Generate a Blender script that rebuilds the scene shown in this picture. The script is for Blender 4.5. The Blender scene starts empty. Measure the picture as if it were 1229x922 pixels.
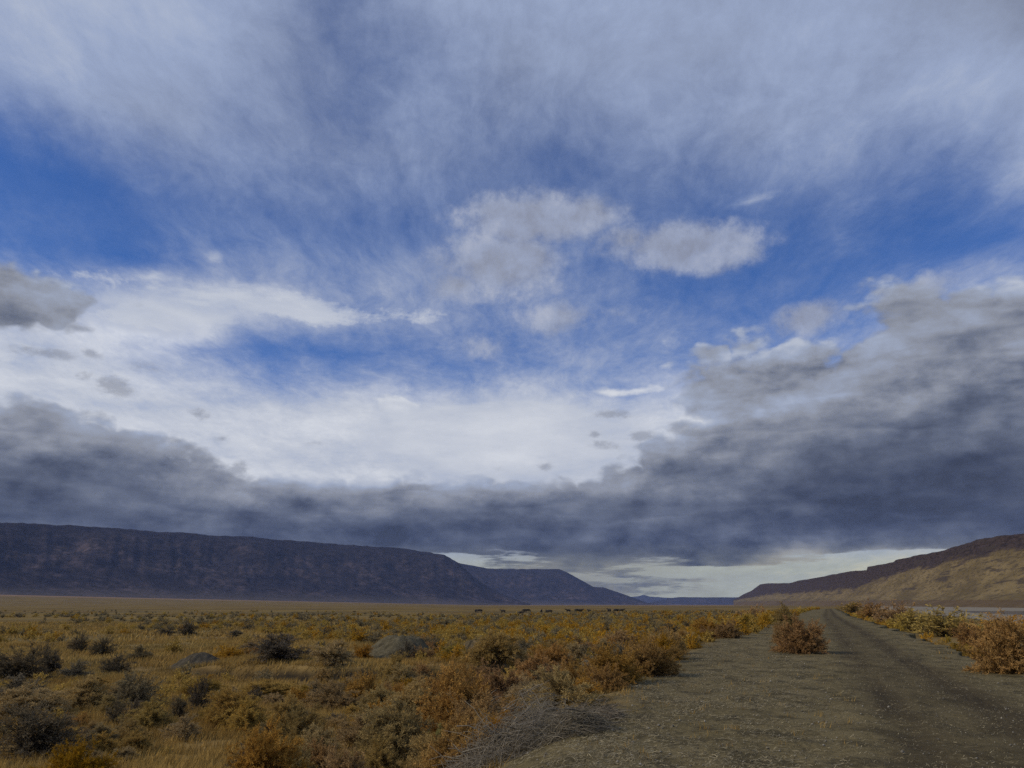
import bpy, bmesh, math, random
import numpy as np
from mathutils import Vector, Matrix

# ------------------------------------------------------------------ basics
random.seed(7)
RNG = np.random.default_rng(11)
SC = bpy.context.scene
COL = SC.collection
EYE = 1.65                                   # eye height above the track
F_PX, PITCH = 964.0, math.radians(15.37)     # lens in photo pixels, camera tilt


def ray(px, py):
    """Direction through a photo pixel (1229 x 922)."""
    a, b = (px - 614.5) / F_PX, -(py - 461) / F_PX
    c, s = math.cos(PITCH), math.sin(PITCH)
    return a, c - b * s, s + b * c


def at(px, py, z):
    """Where the ray through a photo pixel meets the level z."""
    a, f, u = ray(px, py)
    t = (z - EYE) / u
    return a * t, f * t


def link(o):
    COL.objects.link(o)
    return o


def mesh_of(name, verts, tris=None, quads=None, mats=(), smooth=False, attrs=None, mat_idx=None):
    """A mesh from numpy arrays of vertices, triangles and quads."""
    me = bpy.data.meshes.new(name)
    verts = np.asarray(verts, dtype=np.float32)
    loops, starts, n = [], [], 0
    if quads is not None and len(quads):
        q = np.asarray(quads, dtype=np.int32)
        loops.append(q.ravel()); starts.append(np.arange(len(q), dtype=np.int32) * 4); n = q.size
    if tris is not None and len(tris):
        t = np.asarray(tris, dtype=np.int32)
        loops.append(t.ravel()); starts.append(n + np.arange(len(t), dtype=np.int32) * 3)
    loops, starts = np.concatenate(loops), np.concatenate(starts)
    me.vertices.add(len(verts)); me.vertices.foreach_set("co", verts.ravel())
    me.loops.add(len(loops)); me.loops.foreach_set("vertex_index", loops)
    me.polygons.add(len(starts)); me.polygons.foreach_set("loop_start", starts)
    for m in mats:
        me.materials.append(m)
    if mat_idx is not None:
        me.polygons.foreach_set("material_index", np.asarray(mat_idx, dtype=np.int32))
    for k, v in (attrs or {}).items():
        at_ = me.attributes.new(k, 'FLOAT', 'POINT')
        at_.data.foreach_set("value", np.asarray(v, dtype=np.float32))
    if smooth:
        me.polygons.foreach_set("use_smooth", np.ones(len(starts), dtype=bool))
    me.update(calc_edges=True)
    return me


def add(name, me, parent=None, loc=(0, 0, 0), rz=0.0, scale=(1, 1, 1), **tags):
    o = link(bpy.data.objects.new(name, me))
    o.location, o.rotation_euler, o.scale = loc, (0, 0, rz), scale
    o.parent = parent
    for k, v in tags.items():
        if v:
            o[k] = v
    return o


class N:
    """Small node-tree writer."""

    def __init__(self, tree):
        self.t = tree
        tree.nodes.clear()

    def put(self, sock, v):
        if v is None:
            return
        if isinstance(v, bpy.types.NodeSocket):
            self.t.links.new(v, sock)
        else:
            if sock.type == 'RGBA' and len(v) == 3:
                v = (*v, 1)
            sock.default_value = v

    def node(self, kind, ins=None, **props):
        n = self.t.nodes.new(kind)
        for k, v in props.items():
            setattr(n, k, v)
        for k, v in (ins or {}).items():
            self.put(n.inputs[k], v)
        return n

    def m(self, op, a, b=None, c=None, clamp=False):
        n = self.node('ShaderNodeMath', operation=op, use_clamp=clamp)
        for i, v in enumerate((a, b, c)):
            self.put(n.inputs[i], v)
        return n.outputs[0]

    def vm(self, op, a, b=None, out=0):
        n = self.node('ShaderNodeVectorMath', operation=op)
        self.put(n.inputs[0], a)
        self.put(n.inputs[1], b)
        return n.outputs[out]

    def step(self, v, lo, hi, o0=0.0, o1=1.0, smooth=True):
        n = self.node('ShaderNodeMapRange', {0: v, 1: lo, 2: hi, 3: o0, 4: o1},
                      interpolation_type='SMOOTHSTEP' if smooth else 'LINEAR', clamp=True)
        return n.outputs[0]

    def mixf(self, f, a, b):
        n = self.node('ShaderNodeMix', {0: f, 2: a, 3: b}, data_type='FLOAT')
        return n.outputs[0]

    def mix(self, f, a, b, mode='MIX'):
        n = self.node('ShaderNodeMix', data_type='RGBA', blend_type=mode)
        self.put(n.inputs[0], f); self.put(n.inputs[6], a); self.put(n.inputs[7], b)
        return n.outputs[2]

    def noise(self, vec, scale, detail=4.0, rough=0.55, dist=0.0, out=0):
        n = self.node('ShaderNodeTexNoise', {'Vector': vec, 'Scale': scale, 'Detail': detail,
                                             'Roughness': rough, 'Distortion': dist})
        return n.outputs[out]

    def xyz(self, x, y, z):
        return self.node('ShaderNodeCombineXYZ', {0: x, 1: y, 2: z}).outputs[0]

    def ramp(self, f, stops, mode='LINEAR'):
        n = self.node('ShaderNodeValToRGB', {0: f})
        cr = n.color_ramp
        cr.interpolation = mode
        while len(cr.elements) < len(stops):
            cr.elements.new(0.5)
        for e, (p, c) in zip(cr.elements, stops):
            e.position = p
            e.color = (*c, 1)
        return n.outputs[0]

    def attr(self, name):
        return self.node('ShaderNodeAttribute', attribute_name=name).outputs['Fac']

    def pos(self):
        return self.node('ShaderNodeNewGeometry').outputs['Position']


def material(name):
    m = bpy.data.materials.new(name)
    m.use_nodes = True
    return m, N(m.node_tree)


# ------------------------------------------------------------------ sky
SKY_AZ = [-40, -36, -32, -28, -24, -20, -16, -12, -8, -4, 0, 4, 8, 12, 16, 20, 24, 28, 32, 36, 40]
SKY_EL = [0, 0.8, 1.6, 2.4, 3.2, 4, 5, 6, 7.5, 9, 11, 13, 15, 17, 19, 22, 26, 31, 37, 42]
SKY_EL_DECK = [0, 1.6, 2.6, 3.4, 4.2, 5.2, 6.5, 8, 10, 13, 17, 21]
SKY_LAYERS = [  # per elevation: veil cover, veil brightness, deck cover, along the azimuth
 ([1,1,1,1,1,1,1,1,1,1,1,1,1,1,1,1,1,1,1,1,1],
  [0.33,0.33,0.33,0.33,0.33,0.33,0.33,0.33,0.33,0.33,0.33,0.33,0.33,0.33,0.33,0.33,0.33,0.33,0.33,0.33,0.33],
  [0.35,0.35,0.35,0.35,0.35,0.35,0.35,0.35,0.35,0.35,0.35,0.35,0.35,0.35,0.35,0.35,0.35,0.35,0.35,0.35,0.35]),
 ([0.996,0.997,0.997,0.997,0.997,0.998,0.999,1,1,1,1,1,1,1,1,1,1,1,1,1,1],
  [0.39,0.385,0.381,0.378,0.376,0.374,0.372,0.357,0.313,0.312,0.302,0.297,0.31,0.339,0.374,0.386,0.389,0.392,0.396,0.401,0.407],
  [0.393,0.389,0.387,0.384,0.383,0.381,0.38,0.379,0.379,0.378,0.378,0.404,0.431,0.437,0.405,0.34,0.267,0.247,0.24,0.232,0.222]),
 ([0.991,0.991,0.992,0.992,0.993,0.994,0.997,1,1,1,1,1,1,1,1,1,1,1,1,1,1],
  [0.408,0.4,0.4,0.4,0.4,0.4,0.4,0.38,0.319,0.307,0.275,0.27,0.295,0.353,0.406,0.42,0.42,0.42,0.42,0.42,0.42],
  [0.4,0.4,0.4,0.4,0.4,0.4,0.4,0.4,0.4,0.406,0.46,0.532,0.568,0.568,0.478,0.342,0.225,0.2,0.2,0.2,0.2]),
 ([0.985,0.986,0.987,0.987,0.988,0.99,0.995,1,1,1,1,1,1,1,1,1,1,1,1,1,1],
  [0.5,0.494,0.481,0.429,0.4,0.4,0.4,0.389,0.356,0.346,0.293,0.276,0.295,0.359,0.408,0.42,0.42,0.42,0.42,0.42,0.426],
  [0.424,0.4,0.4,0.454,0.46,0.434,0.411,0.4,0.382,0.329,0.5,0.606,0.567,0.441,0.349,0.309,0.228,0.2,0.2,0.2,0.224]),
 ([0.98,0.981,0.982,0.983,0.983,0.986,0.994,1,1,1,1,1,1,1,1,1,1,1,1,1,1],
  [0.523,0.514,0.507,0.441,0.4,0.4,0.4,0.394,0.381,0.379,0.314,0.281,0.295,0.352,0.389,0.411,0.438,0.45,0.457,0.464,0.473],
  [0.705,0.608,0.568,0.949,1,0.935,0.857,0.759,0.644,0.514,0.616,0.693,0.741,0.673,0.568,0.471,0.403,0.465,0.685,0.904,0.952]),
 ([0.975,0.976,0.977,0.978,0.979,0.982,0.992,1,1,1,1,1,1,1,1,1,1,1,1,1,1],
  [0.55,0.55,0.542,0.476,0.421,0.4,0.4,0.397,0.384,0.368,0.319,0.314,0.332,0.365,0.385,0.403,0.415,0.442,0.493,0.5,0.5],
  [1,1,0.941,0.946,1,1,1,1,1,1,1,1,1,1,1,0.981,0.994,1,1,1,1]),
 ([0.968,0.97,0.971,0.972,0.973,0.978,0.99,1,1,1,1,1,1,1,1,1,1,1,1,1,1],
  [0.55,0.55,0.547,0.499,0.452,0.422,0.417,0.413,0.409,0.406,0.406,0.407,0.408,0.407,0.409,0.412,0.415,0.45,0.497,0.5,0.5],
  [1,1,1,1,1,1,1,1,1,1,1,1,1,1,1,1,1,1,1,1,1]),
 ([0.961,0.964,0.965,0.967,0.968,0.974,0.989,1,1,1,1,1,1,1,1,1,1,1,1,1,1],
  [0.55,0.55,0.547,0.516,0.486,0.471,0.469,0.461,0.452,0.446,0.443,0.451,0.447,0.437,0.434,0.438,0.442,0.466,0.497,0.5,0.5],
  [1,1,1,1,1,1,1,1,1,1,1,1,1,1,1,1,1,1,1,1,1]),
 ([0.952,0.954,0.956,0.958,0.959,0.968,0.986,1,1,1,1,1,1,1,1,1,1,1,1,1,1],
  [0.567,0.557,0.55,0.543,0.539,0.545,0.545,0.534,0.518,0.504,0.498,0.516,0.505,0.481,0.473,0.477,0.482,0.493,0.5,0.5,0.5],
  [1,1,1,1,1,0.922,0.828,0.831,0.888,0.938,0.896,0.909,0.976,1,1,1,1,1,1,1,1]),
 ([0.974,0.965,0.957,0.951,0.951,0.962,0.984,1,1,1,1,1,1,1,1,1,1,0.995,0.97,0.94,0.902],
  [0.597,0.589,0.581,0.576,0.58,0.594,0.6,0.593,0.575,0.558,0.551,0.578,0.562,0.531,0.51,0.5,0.5,0.5,0.5,0.5,0.5],
  [0.972,0.989,1,0.963,0.791,0.542,0.367,0.36,0.453,0.581,0.424,0.471,0.713,0.917,1,1,1,1,1,1,1]),
 ([1,1,0.993,0.986,0.979,0.967,0.97,0.989,1,1,1,1,0.977,0.943,0.918,0.902,0.882,0.857,0.827,0.782,0.7],
  [0.569,0.562,0.568,0.56,0.565,0.574,0.585,0.602,0.605,0.588,0.585,0.606,0.603,0.595,0.562,0.523,0.5,0.5,0.5,0.5,0.5],
  [0.441,0.64,0.735,0.593,0.329,0.16,0.1,0.0688,0.0763,0.0843,0.108,0.179,0.316,0.602,0.872,1,1,1,1,1,1]),
 ([0.961,0.981,0.997,0.98,0.949,0.905,0.918,0.971,1,1,1,1,0.933,0.843,0.783,0.749,0.707,0.654,0.591,0.524,0.442],
  [0.595,0.587,0.571,0.567,0.562,0.556,0.558,0.585,0.618,0.608,0.605,0.604,0.625,0.615,0.572,0.525,0.5,0.5,0.5,0.5,0.5],
  [0.161,0.181,0.155,0.138,0.0924,0.0391,0.003,0,0,0.00378,0.0274,0.112,0.302,0.51,0.714,0.891,1,1,1,1,1]),
 ([0.815,0.887,0.911,0.782,0.618,0.507,0.475,0.494,0.499,0.542,0.63,0.582,0.514,0.544,0.557,0.525,0.483,0.432,0.4,0.4,0.4],
  [0.51,0.552,0.574,0.582,0.566,0.533,0.525,0.542,0.561,0.556,0.557,0.556,0.569,0.557,0.532,0.51,0.5,0.5,0.5,0.5,0.5],
  [0.896,0.488,0.205,0.0742,0.0256,0,0,0,0,0,0.00013,0.0849,0.241,0.547,0.757,0.798,0.82,0.923,0.989,1,1]),
 ([0.545,0.645,0.795,0.695,0.446,0.252,0.158,0.162,0.223,0.28,0.331,0.414,0.423,0.402,0.368,0.34,0.35,0.402,0.43,0.4,0.4],
  [0.45,0.45,0.54,0.606,0.583,0.531,0.509,0.503,0.502,0.504,0.506,0.504,0.502,0.499,0.497,0.495,0.492,0.493,0.5,0.5,0.5],
  [1.07,1.08,0.877,0.246,0.0286,0,0,0,0,0,7.18e-05,0.0456,0.155,0.405,0.554,0.514,0.503,0.708,0.888,0.842,0.681]),
 ([0.29,0.412,0.584,0.807,0.976,0.761,0.575,0.459,0.399,0.346,0.301,0.382,0.379,0.306,0.225,0.197,0.251,0.425,0.468,0.322,0.212],
  [0.442,0.447,0.489,0.589,0.61,0.563,0.552,0.539,0.515,0.498,0.49,0.489,0.489,0.487,0.485,0.483,0.48,0.479,0.5,0.481,0.455],
  [0.254,0.857,0.827,0.275,0.025,0,0,0,0,0,0,0,0.0671,0.195,0.257,0.325,0.496,0.675,0.64,0.439,0.17]),
 ([0.195,0.208,0.128,0.142,0.334,0.456,0.475,0.482,0.468,0.409,0.4,0.359,0.318,0.234,0.158,0.137,0.194,0.15,0.161,0.209,0.266],
  [0.419,0.428,0.436,0.45,0.491,0.511,0.501,0.486,0.481,0.479,0.463,0.462,0.46,0.458,0.456,0.452,0.448,0.443,0.44,0.446,0.45],
  [0,0,0,0.0171,0.0134,0.0145,0,0,0,0,0,0,0,0,0.000949,0.0294,0.0411,0.0757,0,0,0]),
 ([0.229,0.101,0.106,0.182,0.298,0.365,0.387,0.335,0.315,0.345,0.38,0.369,0.346,0.302,0.236,0.206,0.345,0.349,0.422,0.78,0.857],
  [0.409,0.403,0.404,0.397,0.406,0.413,0.419,0.423,0.426,0.427,0.428,0.427,0.429,0.429,0.426,0.423,0.429,0.426,0.44,0.473,0.505],
  [0,0,0,0,0,0,0,0,0,0,0,0,0,0,0,0,0,0,0,0,0]),
 ([0.879,0.806,0.828,0.812,0.736,0.584,0.597,0.556,0.515,0.479,0.408,0.351,0.404,0.482,0.548,0.724,0.757,0.773,0.867,0.93,0.867],
  [0.46,0.443,0.424,0.394,0.38,0.38,0.38,0.38,0.38,0.381,0.382,0.382,0.393,0.402,0.407,0.41,0.419,0.42,0.454,0.434,0.335],
  [0,0,0,0,0,0,0,0,0,0,0,0,0,0,0,0,0,0,0,0,0]),
 ([0.88,0.913,0.95,0.924,0.829,0.685,0.527,0.45,0.517,0.623,0.764,0.799,0.831,0.861,0.878,0.851,0.877,0.894,0.873,0.823,0.8],
  [0.46,0.465,0.465,0.448,0.416,0.381,0.353,0.372,0.399,0.412,0.4,0.411,0.416,0.418,0.42,0.415,0.424,0.411,0.346,0.268,0.24],
  [0,0,0,0,0,0,0,0,0,0,0,0,0,0,0,0,0,0,0,0,0]),
 ([0.88,0.933,0.95,0.908,0.845,0.725,0.507,0.659,0.808,0.886,0.85,0.872,0.88,0.88,0.88,0.835,0.854,0.888,0.885,0.838,0.8],
  [0.46,0.468,0.463,0.442,0.417,0.39,0.362,0.408,0.431,0.44,0.44,0.447,0.436,0.418,0.41,0.402,0.411,0.412,0.37,0.285,0.24],
  [0,0,0,0,0,0,0,0,0,0,0,0,0,0,0,0,0,0,0,0,0]),
]
SKY_DECK_LUMA = [
 [0.2,0.2,0.2,0.2,0.2,0.2,0.2,0.2,0.2,0.2,0.2,0.2,0.2,0.2,0.2,0.2,0.2,0.2,0.2,0.2,0.2],
 [0.162,0.161,0.163,0.165,0.166,0.167,0.168,0.169,0.169,0.17,0.17,0.163,0.168,0.175,0.21,0.225,0.225,0.227,0.228,0.229,0.225],
 [0.193,0.188,0.185,0.168,0.151,0.139,0.135,0.135,0.134,0.134,0.135,0.133,0.14,0.151,0.183,0.197,0.188,0.176,0.161,0.152,0.14],
 [0.2,0.2,0.2,0.175,0.141,0.116,0.104,0.103,0.1,0.0985,0.103,0.108,0.116,0.13,0.15,0.16,0.146,0.127,0.111,0.105,0.0977],
 [0.151,0.174,0.192,0.184,0.153,0.118,0.1,0.0935,0.0894,0.0875,0.09,0.095,0.103,0.115,0.135,0.137,0.115,0.0957,0.0831,0.0777,0.0714],
 [0.11,0.11,0.112,0.141,0.149,0.13,0.115,0.108,0.104,0.103,0.102,0.103,0.106,0.112,0.115,0.102,0.0827,0.0658,0.0592,0.0571,0.0547],
 [0.154,0.139,0.128,0.13,0.146,0.179,0.199,0.203,0.194,0.177,0.164,0.157,0.151,0.146,0.122,0.0968,0.0806,0.0674,0.0597,0.0632,0.069],
 [0.22,0.202,0.188,0.19,0.207,0.245,0.3,0.339,0.342,0.312,0.272,0.256,0.234,0.203,0.161,0.124,0.104,0.0931,0.088,0.0962,0.108],
 [0.274,0.275,0.255,0.235,0.246,0.27,0.289,0.31,0.325,0.322,0.303,0.296,0.271,0.243,0.202,0.164,0.155,0.149,0.15,0.165,0.187],
 [0.257,0.26,0.26,0.26,0.26,0.258,0.256,0.255,0.254,0.253,0.253,0.253,0.268,0.287,0.292,0.285,0.28,0.265,0.257,0.265,0.282],
 [0.283,0.263,0.253,0.284,0.292,0.284,0.277,0.272,0.269,0.267,0.266,0.267,0.28,0.298,0.316,0.33,0.331,0.327,0.321,0.324,0.336],
 [0.3,0.3,0.3,0.299,0.3,0.3,0.3,0.3,0.3,0.3,0.3,0.3,0.3,0.3,0.306,0.319,0.329,0.329,0.362,0.37,0.37],
]
SKY_PUFFS = [
 (2.18,26.68,9.62,2.94,1.00),
 (5.57,26.92,5.43,2.36,0.90),
 (-0.93,23.22,7.53,3.81,1.00),
 (-3.78,21.90,3.94,2.45,0.90),
 (1.96,24.14,5.43,2.53,0.80),
 (13.06,24.46,7.96,2.69,1.00),
 (9.84,24.99,4.46,2.15,0.70),
 (3.62,19.84,5.29,2.00,0.60),
 (8.18,20.10,3.67,1.63,0.50),
 (-2.28,17.91,3.87,1.78,0.50),
 (21.35,18.56,3.41,1.65,0.85),
 (28.38,19.78,3.34,1.25,0.50),
]
SKY_SCRAPS = [
 (-27.61,13.58,2.07,1.05,1.00),
 (-29.50,13.93,1.04,0.52,0.70),
 (-21.97,12.47,1.16,0.61,0.90),
 (-22.74,9.82,1.45,0.49,0.85),
 (-31.76,15.02,2.78,0.61,0.80),
 (-29.22,15.39,1.25,0.52,0.60),
 (7.73,13.12,2.68,0.59,0.80),
 (9.34,11.72,2.11,0.53,0.80),
 (6.25,11.68,0.84,0.47,0.80),
 (7.24,11.07,2.36,0.53,0.70),
 (-18.74,8.90,1.19,0.89,0.80),
 (-25.59,15.07,2.05,0.64,0.50),
 (-20.11,10.94,1.08,0.50,0.50),
 (-13.89,10.84,1.37,0.52,0.40),
 (2.49,9.73,0.96,0.47,0.60),
 (12.01,12.20,1.73,0.81,0.60),
 (-0.87,9.39,1.20,0.35,0.40),
]
SKY_WISPS = [
 (-21.99,22.58,1.45,0.76,0.50),
 (-26.42,20.92,3.16,0.74,0.45),
 (-19.20,20.15,11.97,1.33,0.60),
 (18.15,27.08,3.49,0.76,0.50),
 (24.10,23.46,2.12,1.59,0.35),
 (7.67,14.83,4.18,0.47,0.90),
 (-8.17,13.51,1.68,0.76,1.00),
 (1.53,10.21,4.49,0.41,0.90),
 (13.49,12.71,2.28,1.04,1.00),
]
SKY_LENSES = [
 (-0.27,11.39,12.80,3.68,1.00),
 (2.13,9.74,7.12,0.94,0.80),
 (-8.28,13.39,2.16,0.82,0.60),
]
SKY_BANDS = [
 (-19.18,19.93,18.89,1.89,1.00),
 (-27.15,18.54,6.33,1.47,0.90),
 (-10.88,19.84,8.07,1.16,0.60),
]

SUN_AZ, SUN_EL = -105.0, 33.0
SKY_STRENGTH = 0.1


def build_sky():
    w = bpy.data.worlds.new("World")
    SC.world = w
    w.use_nodes = True
    n = N(w.node_tree)
    d = n.node('ShaderNodeTexCoord').outputs['Generated']
    sep = n.node('ShaderNodeSeparateXYZ', {0: d})
    x, y, z = sep.outputs
    el0 = n.m('DEGREES', n.m('ARCSINE', z))
    az0 = n.m('DEGREES', n.m('ARCTAN2', x, y))
    # gentle wandering of the layer borders
    w1 = n.noise(d, 5.0, 5, 0.62, out=1)
    ws = n.node('ShaderNodeSeparateXYZ', {0: w1}).outputs
    damp = n.step(el0, 2.0, 14.0, 0.25, 1.0)
    az = n.m('MULTIPLY_ADD', n.m('SUBTRACT', ws[0], 0.5), 7.0, az0)
    el = n.m('MULTIPLY_ADD', n.m('MULTIPLY', n.m('SUBTRACT', ws[1], 0.5), damp), 3.2, el0)
    u = n.step(az, SKY_AZ[0], SKY_AZ[-1], smooth=False)

    def curve(cv, row):
        k = len(row)
        while len(cv.points) < k:
            cv.points.new(0.5, 0.5)
        for i, v in enumerate(row):
            cv.points[i].location = (i / (k - 1), v)
            cv.points[i].handle_type = 'AUTO_CLAMPED'

    uuu = n.xyz(u, u, u)
    lay = None
    for j, rows in enumerate(SKY_LAYERS):
        c = n.node('ShaderNodeRGBCurve', {1: uuu})
        for k in range(3):
            curve(c.mapping.curves[k], rows[k])
        c.mapping.update()
        if j:
            f = n.step(el, SKY_EL[j - 1], SKY_EL[j], smooth=False)
            lay = n.mix(f, lay, c.outputs[0])
        else:
            lay = c.outputs[0]
    dl = None
    for j, row in enumerate(SKY_DECK_LUMA):
        c = n.node('ShaderNodeFloatCurve', {1: u})
        curve(c.mapping.curves[0], row)
        c.mapping.update()
        dl = c.outputs[0] if not j else n.mixf(n.step(el, SKY_EL_DECK[j - 1], SKY_EL_DECK[j], smooth=False), dl, c.outputs[0])
    behind = n.step(n.m('ABSOLUTE', az0), 44.0, 95.0)
    lay = n.mix(behind, lay, (0.6, 0.42, 0.35))
    veil, vl, deck = n.node('ShaderNodeSeparateColor', {0: lay}).outputs
    dl = n.mixf(behind, dl, 0.22)

    # high layer: a flat sheet seen in perspective
    q = n.m('ADD', z, 0.16)
    sheet = n.xyz(n.m('DIVIDE', x, q), n.m('DIVIDE', y, q), 0.0)
    warp = n.noise(sheet, 1.3, 4, 0.55, out=1)
    sh = n.vm('ADD', sheet, n.vm('MULTIPLY', n.vm('SUBTRACT', warp, (0.5, 0.5, 0.5)), (0.3, 0.3, 0)))
    rot = n.node('ShaderNodeMapping', {0: sh, 2: (0, 0, math.radians(12)), 3: (1.7, 0.9, 1.0)}).outputs[0]
    rot2 = n.node('ShaderNodeMapping', {0: sh, 2: (0, 0, math.radians(-14)), 3: (1.7, 0.8, 1.0)}).outputs[0]
    c1 = n.noise(rot, 2.4, 7, 0.62)
    c2 = n.noise(rot2, 7.0, 6, 0.66)
    c3 = n.noise(n.node('ShaderNodeMapping', {0: sh, 3: (1.5, 0.9, 1)}).outputs[0], 24.0, 4, 0.68)
    amp = n.m('MULTIPLY_ADD', n.m('MULTIPLY', veil, n.m('SUBTRACT', 1.0, veil)), 2.1, 0.12)
    cn = n.m('ADD', n.m('SUBTRACT', c1, 0.5), n.m('MULTIPLY', n.m('SUBTRACT', c2, 0.5), 0.7))
    cn = n.m('ADD', cn, n.m('MULTIPLY', n.m('SUBTRACT', c3, 0.5), 0.32))
    v = n.m('MULTIPLY_ADD', cn, amp, veil)
    v = n.step(v, -0.05, 1.06)
    # bright wisps
    def blobs(items, jit):
        tot = None
        ea = n.m('MULTIPLY_ADD', n.m('SUBTRACT', ws[0], 0.5), jit, az0)
        ee = n.m('MULTIPLY_ADD', n.m('SUBTRACT', ws[1], 0.5), jit * 0.7, el0)
        p = n.xyz(ea, ee, 0.0)
        for (a, e, ra, re, op) in items:
            mp = n.node('ShaderNodeMapping', {0: p, 1: (-a / ra, -e / re, 0), 3: (1 / ra, 1 / re, 1)}).outputs[0]
            g = n.node('ShaderNodeTexGradient', {0: mp}, gradient_type='SPHERICAL').outputs['Fac']
            g = n.m('MULTIPLY', g, op)
            tot = g if tot is None else n.m('MAXIMUM', tot, g)
        return tot
    fibre = n.node('ShaderNodeMapping', {0: d, 2: (0, 0.5, 0), 3: (9, 9, 34)}).outputs[0]
    fn = n.noise(fibre, 1.0, 5, 0.6)
    wb = blobs(SKY_WISPS, 5.0)
    wp = n.m('MULTIPLY', n.step(n.m('MULTIPLY_ADD', n.m('SUBTRACT', fn, 0.5), 1.2, wb), 0.08, 0.8), n.step(wb, 0.0, 0.25))
    v = n.m('ADD', v, n.m('MULTIPLY', wp, 0.55), clamp=True)
    vl = n.m('MULTIPLY', vl, n.m('MULTIPLY_ADD', cn, 0.5, n.step(el0, 19.0, 25.0, 1.06, 0.95)))
    vl = n.m('MULTIPLY_ADD', wp, 0.12, n.m('MULTIPLY', vl, n.m('MULTIPLY_ADD', n.m('SUBTRACT', fn, 0.5), n.step(el0, 24.0, 14.0, 0.1, 0.75), 1.0)))

    # long white bands
    bb = blobs(SKY_BANDS, 4.0)
    ba = n.m('ADD', n.m('MULTIPLY', cn, 1.1), n.m('MULTIPLY_ADD', n.m('SUBTRACT', fn, 0.5), 0.9, bb))
    ba = n.m('MULTIPLY', n.step(ba, 0.12, 0.75), n.step(bb, 0.0, 0.3, 0.0, 0.95))
    v = n.m('MAXIMUM', v, ba)
    vl = n.mixf(ba, vl, n.m('MULTIPLY_ADD', n.m('SUBTRACT', fn, 0.5), 0.25, 0.57))
    # smooth lens clouds under the veil
    lens = blobs(SKY_LENSES, 1.5)
    la = n.step(n.m('MULTIPLY_ADD', n.m('SUBTRACT', fn, 0.5), 0.25, lens), 0.02, 0.32)
    lb = n.step(lens, 0.0, 0.8, 0.52, 0.645)
    v = n.m('MAXIMUM', v, la)
    vl = n.mixf(n.m('MULTIPLY', la, 0.7), vl, n.m('MULTIPLY_ADD', n.m('SUBTRACT', fn, 0.5), 0.22, lb))

    cloud_tones = [(0.0, (0, 0, 0)), (0.05, (.038, .049, .084)), (0.14, (.118, .138, .192)), (0.28, (.265, .285, .338)),
                   (0.42, (.355, .408, .53)), (0.67, (.635, .665, .73)), (1.0, (.97, .985, 1.0))]

    sun = n.node('ShaderNodeTexSky', sky_type='NISHITA', sun_disc=False, sun_elevation=math.radians(SUN_EL),
                 sun_rotation=math.radians(SUN_AZ % 360), altitude=1300.0, air_density=1.0, dust_density=0.3, ozone_density=2.0)
    blue = n.mix(1.0, sun.outputs[0], SKY_TINT, 'MULTIPLY')

    def tones(l):
        return n.vm('MULTIPLY', n.ramp(l, cloud_tones), (1 / SKY_STRENGTH,) * 3)
    vtint = n.mix(n.step(vl, 0.38, 0.60), (.95, 1.0, 1.10), (1.0, 1.0, 1.0))
    col = n.mix(v, blue, n.mix(1.0, tones(vl), vtint, 'MULTIPLY'))

    # soft mid-level puffs
    pn = n.noise(d, 12.0, 7, 0.66)
    pn2 = n.noise(n.vm('ADD', d, (-0.01, 0.0, 0.02)), 12.0, 4, 0.6)
    pb = blobs(SKY_PUFFS, 5.0)
    pf = n.m('MULTIPLY_ADD', n.m('SUBTRACT', pn, 0.5), 1.7, pb)
    pa = n.m('MULTIPLY', n.step(pf, 0.10, 0.62), n.step(pb, 0.0, 0.25, 0.0, 0.80))
    plum = n.m('MULTIPLY_ADD', n.m('SUBTRACT', pn, pn2), 0.6, n.m('MULTIPLY_ADD', pb, -0.05, 0.425))
    pcol = n.vm('MULTIPLY', tones(plum), (1.03, 1.0, 0.99))
    col = n.mix(pa, col, pcol)

    # low deck: ragged top, dark flat base
    flat = n.node('ShaderNodeMapping', {0: d, 3: (1, 1, 1.7)}).outputs[0]
    flat_up = n.vm('ADD', flat, (-0.012, 0, 0.03))
    k1 = n.noise(flat, 8.0, 8, 0.62)
    k1u = n.noise(flat_up, 8.0, 4, 0.58)
    bil = n.m('ABSOLUTE', n.m('SUBTRACT', n.noise(n.vm('ADD', flat, n.vm('MULTIPLY', w1, (.05, .05, .05))), 11.0, 3, 0.5), 0.5))
    big = n.noise(n.node('ShaderNodeMapping', {0: d, 3: (1, 1, 4.5)}).outputs[0], 4.0, 4, 0.5)
    strat = n.noise(n.node('ShaderNodeMapping', {0: d, 3: (5, 5, 42)}).outputs[0], 1.0, 6, 0.62)
    lowband = n.step(el0, 3.5, 6.0)
    kn = n.mixf(lowband, n.m('MULTIPLY_ADD', n.m('SUBTRACT', strat, 0.5), 2.6, n.m('MULTIPLY', n.m('SUBTRACT', k1, 0.5), 0.35)),
                n.m('ADD', n.m('SUBTRACT', k1, 0.5), n.m('MULTIPLY_ADD', bil, 1.6, -0.13)))
    dm = n.m('MULTIPLY_ADD', kn, 1.0, deck)
    da = n.step(dm, 0.44, 0.64)
    relief = n.m('SUBTRACT', k1, k1u)
    dlum = n.m('MULTIPLY', n.m('MULTIPLY', dl, 0.92), n.m('MULTIPLY_ADD', relief, 2.8, n.m('MULTIPLY_ADD', bil, 1.6, 0.87)))
    dlum = n.m('MULTIPLY', dlum, n.m('MULTIPLY_ADD', n.m('SUBTRACT', big, 0.5), 0.9, 1.0))
    dlum = n.m('MULTIPLY', dlum, n.m('MULTIPLY_ADD', n.m('SUBTRACT', strat, 0.5), n.step(el0, 4.0, 9.0, 1.0, 0.25), 1.0))
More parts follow.
